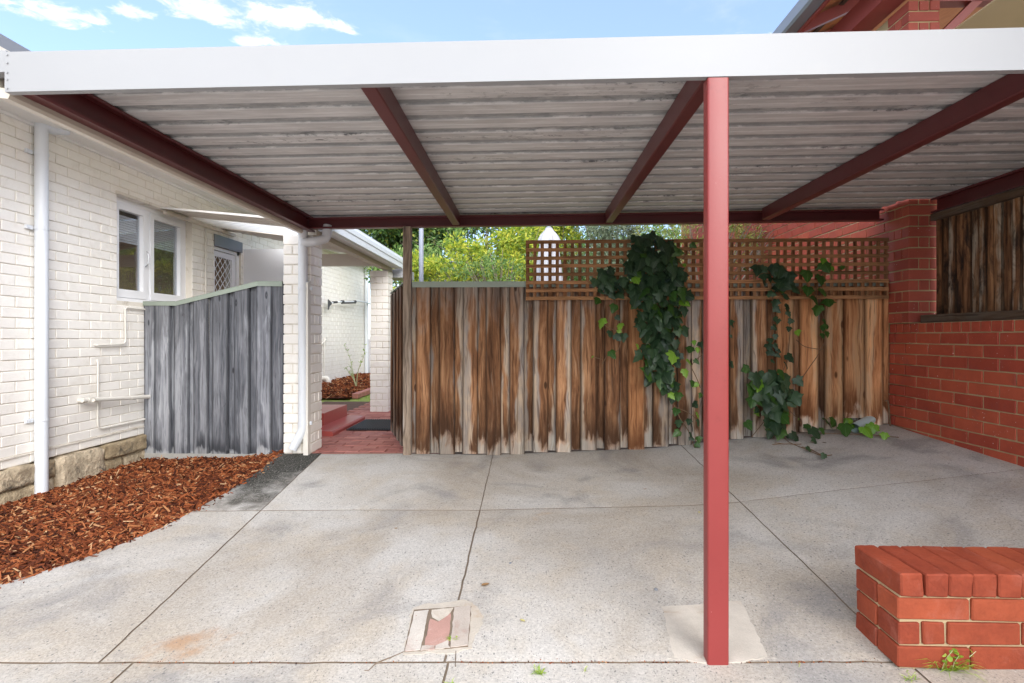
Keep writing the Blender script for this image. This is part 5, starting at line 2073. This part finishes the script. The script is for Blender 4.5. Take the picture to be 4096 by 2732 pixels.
for p, sz, sh, up in (((705, 500), .085, IVB, .03), ((770, 500), .07, IVB, .03), ((825, 545), .065, IVB, .02), ((760, 580), .075, IVM, .03), ((830, 650), .11, IVD, .015), ((860, 720), .075, IVD, .008), ((1010, 545), .115, IVM, .03), ((1165, 460), .125, IVM, .05), ((1150, 545), .10, IVM, .03), ((960, 600), .06, IVM, .02),
                      ((1310, 490), .085, IVB, .04), ((1270, 600), .12, IVM, .015), ((1380, 550), .095, IVB, .02), ((1535, 630), .11, IVB, .012), ((1675, 590), .105, IVB, .012), ((1815, 660), .065, IVB, .01), ((560, 690), .095, IVD, .01), ((770, 830), .055, IVD, .006), ((1005, 925), .05, IVD, .006), ((820, 545), .05, IVB, .02)):
    q = ground_at(*c9((p[0], p[1] + 35)))
    lf = put('leaf', r_.choice(sh), IV4, (q.x, q.y, q.z + up + sz * .62), (-R(r_.uniform(18, 45)), R(r_.gauss(0, 20)), R(r_.gauss(0, 25))), (sz, sz, sz))
b = MB()
for ln in ([(440, 640), (560, 630), (740, 620), (930, 630), (1330, 640), (1650, 655), (2000, 678)], [(430, 660), (540, 760), (700, 820), (850, 890), (980, 940), (1100, 915)], [(300, 780), (420, 770), (560, 775), (690, 775)], [(700, 810), (880, 870), (960, 935)], [(330, 760), (400, 765), (460, 770)], [(830, 850), (930, 905), (1000, 930)]):
    pts = [ground_at(*c9(p)) + Vector((0, 0, .008)) for p in ln]
    pts = smooth_path(pts, .05, 4)
    b.tube([p + Vector((0, .008 * pnoise(p * 14), .004 * pnoise(p * 20))) for p in pts], .003, 5)
b.build('stem', M_TWIG, IV4, smooth=True)
b = MB()
b.tube(smooth_path([on_y(3561, 1710, 4.44), on_y(3557, 1640, 4.44), on_y(3552, 1600, 4.44), on_y(3540, 1604, 4.44)], .05), .006, 6)
tag(b.build('dry_vine', M_TWIG, smooth=True), 'dry bare vine stem in the corner where fence meets red wall', 'vine stem')

# pale pipe poking from under the fence
b = MB()
p0 = on_y(3418, 1699, 4.34)
p1 = p0 + Vector((.15, .11, 0))
p0.z, p1.z = gz(p0.x, p0.y) + .042, gz(p1.x, p1.y) + .046
L = []
d_ = (p1 - p0).normalized()
b.tube([p0, p1, p1 + d_ * .25], .039, 20, cap=False)
b.tube([p0, p1], .0355, 20, cap=False)
tag(b.build('stormwater_pipe', M_PVC, smooth=True), 'pale blue grey plastic pipe end poking from under the fence', 'pipe')
# ---------------------------------------------------------------- garden behind the fence
def leafy(b, centre, radius, n, size, r_, slim=.45, droop=0.0):
    for _ in range(n):
        d = Vector((r_.gauss(0, 1), r_.gauss(0, 1), r_.gauss(0, 1))).normalized()
        p = Vector(centre) + Vector((d.x * radius, d.y * radius, d.z * radius * .8)) * (r_.random() ** .45)
        u = (d + Vector((r_.gauss(0, .6), r_.gauss(0, .6), r_.gauss(0, .6) - droop))).normalized()
        s = u.cross(Vector((r_.gauss(0, 1), r_.gauss(0, 1), r_.gauss(0, 1)))).normalized()
        L = size * r_.uniform(.7, 1.3)
        W = L * slim * .5
        nn = u.cross(s) * (L * .12)
        b.add([p, p + u * L * .5 + s * W + nn, p + u * L, p + u * L * .5 - s * W + nn], [(0, 1, 2, 3)])


def tree(name, label, cat, base, spots, size, mat, n_each, seed, slim=.45, droop=0.0, trunk=.06, group='trees and shrubs in the back garden', branch=.012, crown_name='crown'):
    """spots: (x, y, z, radius) of the leaf clumps"""
    r_ = random.Random(seed)
    root = thing(name, label, cat, base, group)
    b = MB()
    for (x, y, z, rad) in spots:
        k = max(3, int(n_each * rad * rad / .12))
        sub = max(2, int(5 * rad / .4))
        for _ in range(sub):
            c = Vector((x, y, z)) + Vector((r_.gauss(0, .42), r_.gauss(0, .42), r_.gauss(0, .38))) * rad
            leafy(b, c, rad * r_.uniform(.38, .62), k // sub, size, r_, slim, droop)
    tag(b.build(crown_name, mat, root), kind='stuff')
    b = MB()
    B = Vector(base)
    cen = sum((Vector(s[:3]) for s in spots), Vector()) / len(spots)
    fork = B + (cen - B) * .42
    b.tube([B, B + (fork - B) * .5 + Vector((.03, 0, 0)), fork], trunk, 8, rs=[trunk * 1.15, trunk, trunk * .8])
    for (x, y, z, rad) in spots:
        e = Vector((x, y, z + rad * .2))
        m_ = fork + (e - fork) * .5 + Vector((r_.uniform(-.08, .08), r_.uniform(-.08, .08), .06))
        b.tube([fork - Vector((0, 0, .05)), m_, e], branch, 5, rs=[trunk * .6, branch * 1.4, branch * .5])
        for _ in range(3):
            t_ = e + Vector((r_.gauss(0, .5), r_.gauss(0, .5), r_.gauss(.1, .4))) * rad
            b.tube([m_, (m_ + t_) / 2 + Vector((0, 0, .04)), t_], branch * .4, 4, rs=[branch * .8, branch * .5, branch * .2])
    b.build('trunk', M_BARK, root, smooth=True)
    return root


def spots_px(lst):
    """(picture x, picture y, depth, radius in metres) -> world"""
    out = []
    for x, y, d, rad in lst:
        p = on_d(x, y, d)
        out.append((p.x, p.y, p.z, rad))
    return out


r_ = random.Random(61)
tree('dark_green_tree', 'dense dark green tree behind the patio gutter', 'tree', (-3.6, 15.9, .2),
     spots_px([(1470, 880, 15.5, 0.95), (1540, 930, 15.2, 0.88), (1600, 990, 15.2, 0.68), (1570, 860, 15.8, 1.09), (1680, 900, 15.5, 0.82), (1750, 930, 15.4, 0.75), (1720, 1010, 15.2, 0.57), (1650, 800, 16.0, 1.09), (1500, 760, 16.0, 1.09), (1640, 960, 15.6, 0.68), (1560, 1050, 15.4, 0.54), (1700, 1060, 15.5, 0.41)]), .135, M_T_DARK, 300, 3, .5)
tree('dark_green_tree', 'open dark leafed tree whose thin crown shows sky, right of the grey metal post', 'tree', (-1.5, 17.2, .2),
     spots_px([(1830, 920, 17.1, 0.68), (1900, 900, 17.4, 0.61), (1780, 960, 17.1, 0.49), (1960, 910, 17.1, 0.48), (1850, 840, 17.7, 0.82), (1740, 880, 17.4, 0.68), (1990, 860, 17.7, 0.68)]), .13, M_T_DARK, 140, 4, .5)
tree('yellow_shrub', 'golden yellow green leafy shrub standing left of the closed umbrella', 'shrub', (-.4, 8.4, .16),
     spots_px([(1870, 1000, 8.0, .34), (1940, 960, 8.2, .34), (2010, 930, 8.2, .36), (2080, 920, 8.4, .36), (2120, 990, 8.2, .30), (1960, 1040, 7.9, .36), (2050, 1020, 8.0, .36), (1840, 1080, 7.8, .28), (1910, 1100, 7.7, .30), (2000, 1100, 7.7, .3), (2080, 1100, 7.8, .3), (2130, 1060, 8.1, .24), (1980, 1180, 7.8, .4), (2060, 980, 8.5, .3), (1780, 1100, 7.9, .22)]), .075, M_T_YEL, 520, 5, .42)
tree('yellow_shrub', 'low yellow green shrub between the timber post and grey metal post', 'shrub', (-1.6, 8.9, .16),
     spots_px([(1660, 1050, 8.6, .28), (1720, 1090, 8.5, .28), (1640, 1110, 8.5, .26), (1760, 1060, 8.8, .22), (1600, 1090, 8.7, .24), (1590, 1160, 8.7, .26), (1700, 1150, 8.6, .3), (1610, 1230, 8.7, .25)]), .075, M_T_YEL, 520, 6, .45)
tree('green_shrub', 'feathery mid green shrub rising just behind the capped fence', 'shrub', (-.2, 7.2, .16),
     spots_px([(1920, 1060, 7.1, .2), (1980, 1070, 7.0, .22), (2050, 1080, 7.0, .22), (1880, 1110, 7.0, .18), (1950, 1120, 7.0, .22), (2060, 1120, 6.9, .2), (2000, 1150, 6.9, .24), (1960, 1020, 7.3, .16)]), .045, M_T_MID, 520, 7, .4)
tree('lemon_tree', 'yellow leafed citrus tree right behind the closed umbrella', 'tree', (.75, 9.2, .2),
     spots_px([(2210, 890, 9.0, .36), (2270, 910, 9.0, .34), (2230, 960, 9.0, .32), (2290, 960, 9.1, .26), (2250, 1030, 9.0, .34), (2160, 910, 9.2, .36), (2200, 1060, 9.1, .3)]), .085, M_T_YEL, 460, 8, .5)
tree('olive_tree', 'grey green olive tree behind the lattice', 'tree', (1.75, 9.0, .25),
     spots_px([(2340, 920, 8.8, .36), (2400, 900, 8.8, .38), (2470, 910, 8.8, .38), (2540, 920, 8.8, .34), (2360, 990, 8.7, .36), (2440, 980, 8.7, .38), (2520, 990, 8.7, .36), (2330, 1060, 8.7, .34), (2400, 1070, 8.6, .38), (2480, 1070, 8.6, .36), (2560, 1060, 8.7, .34), (2600, 1000, 8.9, .3), (2500, 830, 9, .5)]), .085, M_T_OLIVE, 560, 9, .2)
tree('weeping_shrub', 'pale yellow green narrow leafed shrub in front of the red side wall', 'shrub', (2.3, 7.0, .3),
     spots_px([(2600, 920, 7.2, .25), (2680, 910, 7.1, .28), (2760, 920, 7.0, .27), (2840, 910, 6.9, .28), (2930, 900, 6.8, .26), (3010, 900, 6.7, .24), (2650, 980, 7.1, .26), (2740, 1000, 7.0, .26), (2960, 960, 6.8, .24), (3050, 930, 6.6, .18), (2880, 1000, 6.9, .26), (2990, 1030, 6.8, .2), (2600, 1060, 7.2, .26), (2700, 1080, 7.1, .26), (2950, 1080, 6.9, .22), (3140, 900, 6.4, .12), (3040, 1000, 6.6, .14)]), .075, M_T_FINE, 330, 10, .16, .3, branch=.010)
tree('garden_hedge', 'green hedge along the back fence seen through the lattice', 'hedge', (1.5, 12.2, .2),
     spots_px([(1580 + k * 75, 1090 - 20 * (k % 2), 12.0, .75) for k in range(17)] + [(1620 + k * 90, 1010 - 15 * (k % 3), 12.6, .7) for k in range(5, 14)]), .10, M_T_MID, 190, 12, .45)
# rear boundary fence
RF = thing('boundary_fence', 'dark timber boundary fence at the far end of the lawn', 'fence', (0, 13.6, .2))
for k in range(46):
    x = -3.3 + k * .2
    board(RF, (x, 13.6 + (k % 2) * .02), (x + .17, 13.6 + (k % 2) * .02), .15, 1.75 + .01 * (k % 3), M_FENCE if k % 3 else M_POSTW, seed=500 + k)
b = MB()
b.box(-3.4, 6.0, 13.63, 13.68, 1.5, 1.58)
b.build('rail', M_POSTW, RF)
# a neighbour's house behind the trees
NH = thing('neighbour_house', 'pale rendered house with grey roof behind the garden trees', 'house', (-.5, 19, .2))
b = MB()
b.box(-3.5, 3.0, 20.5, 26, 0, 3.6)
b.build('wall', M_FARWALL, NH)
b = MB()
b.add([(-4.0, 20.0, 3.6), (3.5, 20.0, 3.6), (3.5, 23.2, 4.7), (-4.0, 23.2, 4.7), (3.5, 26.4, 3.6), (-4.0, 26.4, 3.6)], [(0, 1, 2, 3), (3, 2, 4, 5), (0, 3, 5), (1, 4, 2), (0, 5, 4, 1)])
b.build('roof', M_FARROOF, NH)
b = MB()
b.box(-4.02, 3.52, 19.93, 20.0, 3.5, 3.65)
b.build('gutter', M_WHITE, NH)
# closed umbrella
UM = thing('closed_umbrella', 'closed white garden umbrella standing behind the lattice', 'umbrella', on_d(2195, 1560, 7.0), None)
pc = on_d(2195, 912, 7.0)
b = MB()
prof = [(0, .05), (.012, .048), (.03, .06), (.09, .105), (.15, .135), (.19, .148), (.22, .118), (.32, .128), (.6, .165), (.9, .195), (1.25, .20), (1.27, .18)]
seg = 48
vs = []
for h, r0 in prof:
    for k in range(seg):
        a = 2 * math.pi * k / seg
        rr = r0 * (1 + (.13 if h > .03 else 0) * math.sin(a * 8 + h * .8) + .05 * math.sin(a * 3 + 1 + h * 3))
        vs.append((pc.x + rr * math.cos(a), pc.y + rr * math.sin(a), pc.z - h))
m_ = len(prof)
fs = [(j * seg + k, (j + 1) * seg + k, (j + 1) * seg + (k + 1) % seg, j * seg + (k + 1) % seg) for j in range(m_ - 1) for k in range(seg)]
fs += [tuple(range(seg))[::-1], tuple((m_ - 1) * seg + k for k in range(seg))]
b.add(vs, fs)
b.build('canopy', M_UMB, UM, smooth=True)
b = MB()
b.tube([(pc.x, pc.y, .15), (pc.x, pc.y, pc.z - .03)], .02, 10)
b.tube([(pc.x, pc.y, pc.z - .03), (pc.x, pc.y, pc.z + .015)], .045, 12, rs=[.05, .03])
b.build('pole', M_GREYPOST, UM, smooth=True)
b = MB()
b.tube([(pc.x, pc.y, .14), (pc.x, pc.y, .22)], .25, 20)
b.build('base', M_GREYPOST, UM)
gp = on_d(1685, 1120, 5.4)
b = MB()
b.tube([(gp.x, gp.y, .1), (gp.x, gp.y, 2.35)], .024, 14)
tag(b.build('metal_pole', M_GREYPOST, smooth=True), 'slim blue grey metal pole behind the capped fence', 'pole')

# ---------------------------------------------------------------- weeds, leaves and grit on the concrete
def weed(label, sx, sy, n, h, spread, r_, blades=0, round_=True):
    d_ = (H - .04) * F / (sy - HZ)
    p = on_d(sx, sy, d_)
    z0 = gz(p.x, p.y)
    root = thing('weed', label, 'weed', (p.x, p.y, z0), 'weeds in the joints of the concrete')
    b = MB()
    s = MB()
    for k in range(max(1, n // 9)):
        e = Vector((p.x + r_.gauss(0, spread), p.y + r_.gauss(0, spread * .4), z0 + h * r_.uniform(.5, 1)))
        B = Vector((p.x + r_.gauss(0, spread * .3), p.y, z0 - .005))
        s.tube([B, (B + e) / 2 + Vector((r_.gauss(0, .004), 0, .004)), e], .0011, 4)
        for j in range(9):
            t = r_.uniform(.3, 1.05)
            c = B + (e - B) * t
            a = Vector((r_.gauss(0, 1), r_.gauss(0, 1), r_.gauss(.3, .5))).normalized()
            u = a.cross(Vector((0, 0, 1))).normalized()
            L = h * .16 * r_.uniform(.7, 1.2)
            b.add([c, c + a * L * .35 + u * L * .42, c + a * L * .8 + u * L * .36, c + a * L * 1.05, c + a * L * .8 - u * L * .36, c + a * L * .35 - u * L * .42], [(0, 1, 2, 3, 4, 5)])
    for k in range(blades):
        a = r_.uniform(0, 6.28)
        L = h * r_.uniform(.6, 1.5)
        d_ = Vector((math.cos(a) * 1.2, math.sin(a) * .5, r_.uniform(.15, .8))).normalized()
        B = Vector((p.x + r_.gauss(0, spread * .25), p.y + r_.gauss(0, .004), z0))
        m_ = B + d_ * L * .6
        e = B + d_ * L + Vector((0, 0, -L * .25))
        wv = Vector((-math.sin(a), math.cos(a), 0)) * .0014
        b.add([B - wv, B + wv, m_ + wv, e, m_ - wv], [(0, 1, 2, 3, 4)])
    if s.v:
        s.build('stem', M_STEM, root)
    if b.v:
        tag(b.build('leaves', M_WEED, root), kind='stuff')


r_ = random.Random(23)
z6 = lambda x, y: (2700 + x / 1.684, 1900 + y / 1.684)
weed('upright round leafed weed at the foot of the low brick wall', *z6(1625, 1250), 70, .095, .018, r_)
weed('spreading grassy weed in front of the low brick wall', *z6(1840, 1290), 50, .10, .055, r_, 60)
weed('small weed in the joint below the low wall corner', *z6(1595, 1345), 30, .03, .02, r_, 8)
weed('tuft of weed at the right picture edge of the low wall', *z6(2345, 1240), 30, .10, .01, r_, 4)
z7 = lambda x, y: (1300 + x / 1.5193, 1700 + y / 1.5193)
weed('grassy weed in the wide front joint of the concrete', *z7(1305, 1443), 9, .03, .02, r_, 26)
weed('single sprig of weed in the front joint nearer the post', *z7(1580, 1435), 18, .028, .006, r_)
weed('weed between the bricks of the drain cover', *z7(775, 1250), 9, .03, .012, r_, 16)
weed('weed in the joint at the bottom edge below the drain', *z7(762, 1525), 9, .04, .008, r_, 22)
weed('tiny weed by the pale patch at the post', *z6(825, 1252), 9, .018, .005, r_)


def litter(name, label, cat, sx, sy, L, W, mat, rot, curl=.2):
    q = ground_at(sx, sy) if sy < 1900 else None
    if q is None:
        d_ = (H - .05) * F / (sy - HZ)
        for _ in range(10):
            q = on_d(sx, sy, d_)
            d_ = (H - gz(q.x, q.y)) * F / (sy - HZ)
    z0 = gz(q.x, q.y) + .004
    b = MB()
    pts = [(-L, 0), (-L * .5, W), (0, W * 1.1), (L * .5, W * .8), (L, 0), (L * .5, -W * .8), (0, -W * 1.1), (-L * .5, -W)]
    vs = [(0, 0, 0)]
    for x, y in pts:
        X, Y = x * math.cos(rot) - y * math.sin(rot), x * math.sin(rot) + y * math.cos(rot)
        vs.append((X, Y, curl * (abs(y) + .3 * abs(x))))
    b.add([(q.x + v[0], q.y + v[1], z0 + v[2]) for v in vs], [(0, 1 + i, 1 + (i + 1) % 8) for i in range(8)])
    tag(b.build(name, mat, None, loc=(q.x, q.y, z0)), label, cat)


litter('fallen_leaf', 'curled pale brown leaf lying on the concrete above the drain cover', 'leaf', *z7(975, 975), .022, .011, M_LEAFBROWN, .6)
litter('fallen_leaf', 'slim yellow leaf lying on the concrete just left of the red post', 'leaf', 2797, 2052, .018, .006, M_LEAFYEL, 1.4)
litter('fallen_leaf', 'dark brown leaf lying below the trailing ivy', 'leaf', *c9((1005, 752)), .022, .008, M_BARK, .2, .5)
litter('fallen_leaf', 'small brown leaf on the concrete near the weathered fence', 'leaf', *z7(1946, 393), .016, .006, M_LEAFBROWN, .1)
litter('fallen_leaf', 'tiny tan chip on the concrete left of the long joint', 'leaf', *z7(432, 632), .012, .006, M_LEAFBROWN, .3)
litter('fallen_leaf', 'pale green leaf scrap beside the drain cover', 'leaf', *z7(1200, 1193), .014, .006, M_LEAFYEL, 2.4)


def pebble(label, sx, sy, s, mat):
    d_ = (H - .05) * F / (sy - HZ)
    for _ in range(10):
        q = on_d(sx, sy, d_)
        d_ = (H - gz(q.x, q.y)) * F / (sy - HZ)
    bm = bmesh.new()
    bmesh.ops.create_icosphere(bm, subdivisions=2, radius=s)
    for v in bm.verts:
        v.co *= 1 + .35 * pnoise(v.co * (1.1 / s) + Vector((sx, 0, 0)))
        v.co.z *= .6
    me = bpy.data.meshes.new('stone_shape')
    bm.to_mesh(me)
    bm.free()
    me.materials.append(mat)
    tag(put('pebble', me, None, (q.x, q.y, gz(q.x, q.y) + s * .3)), label, 'stone')


pebble('dark pebble on the concrete left of the pale post footing', *z7(2012, 1003), .009, M_GREYGUT)
pebble('small dark pebble on the concrete in the middle of the wide slab', *z7(1126, 842), .007, M_GREYGUT)
# crumbs of gravel and bark lying in the front joint
r_ = random.Random(70)
b = MB()
for k in range(260):
    x = r_.uniform(-.25, 1.25) if k % 4 else r_.uniform(-1.5, -.3)
    y = 1.864 + r_.gauss(0, .006)
    s = r_.uniform(.001, .0032)
    q = Euler((r_.uniform(0, 6), r_.uniform(0, 6), r_.uniform(0, 6))).to_matrix()
    c = Vector((x, y, gz(x, y) - .004 + s * .5))
    b.obox(c, q.col[0], q.col[1], q.col[2], s, s * .7, s * .5)
tag(b.build('joint_gravel', M_MULCH), kind='stuff')
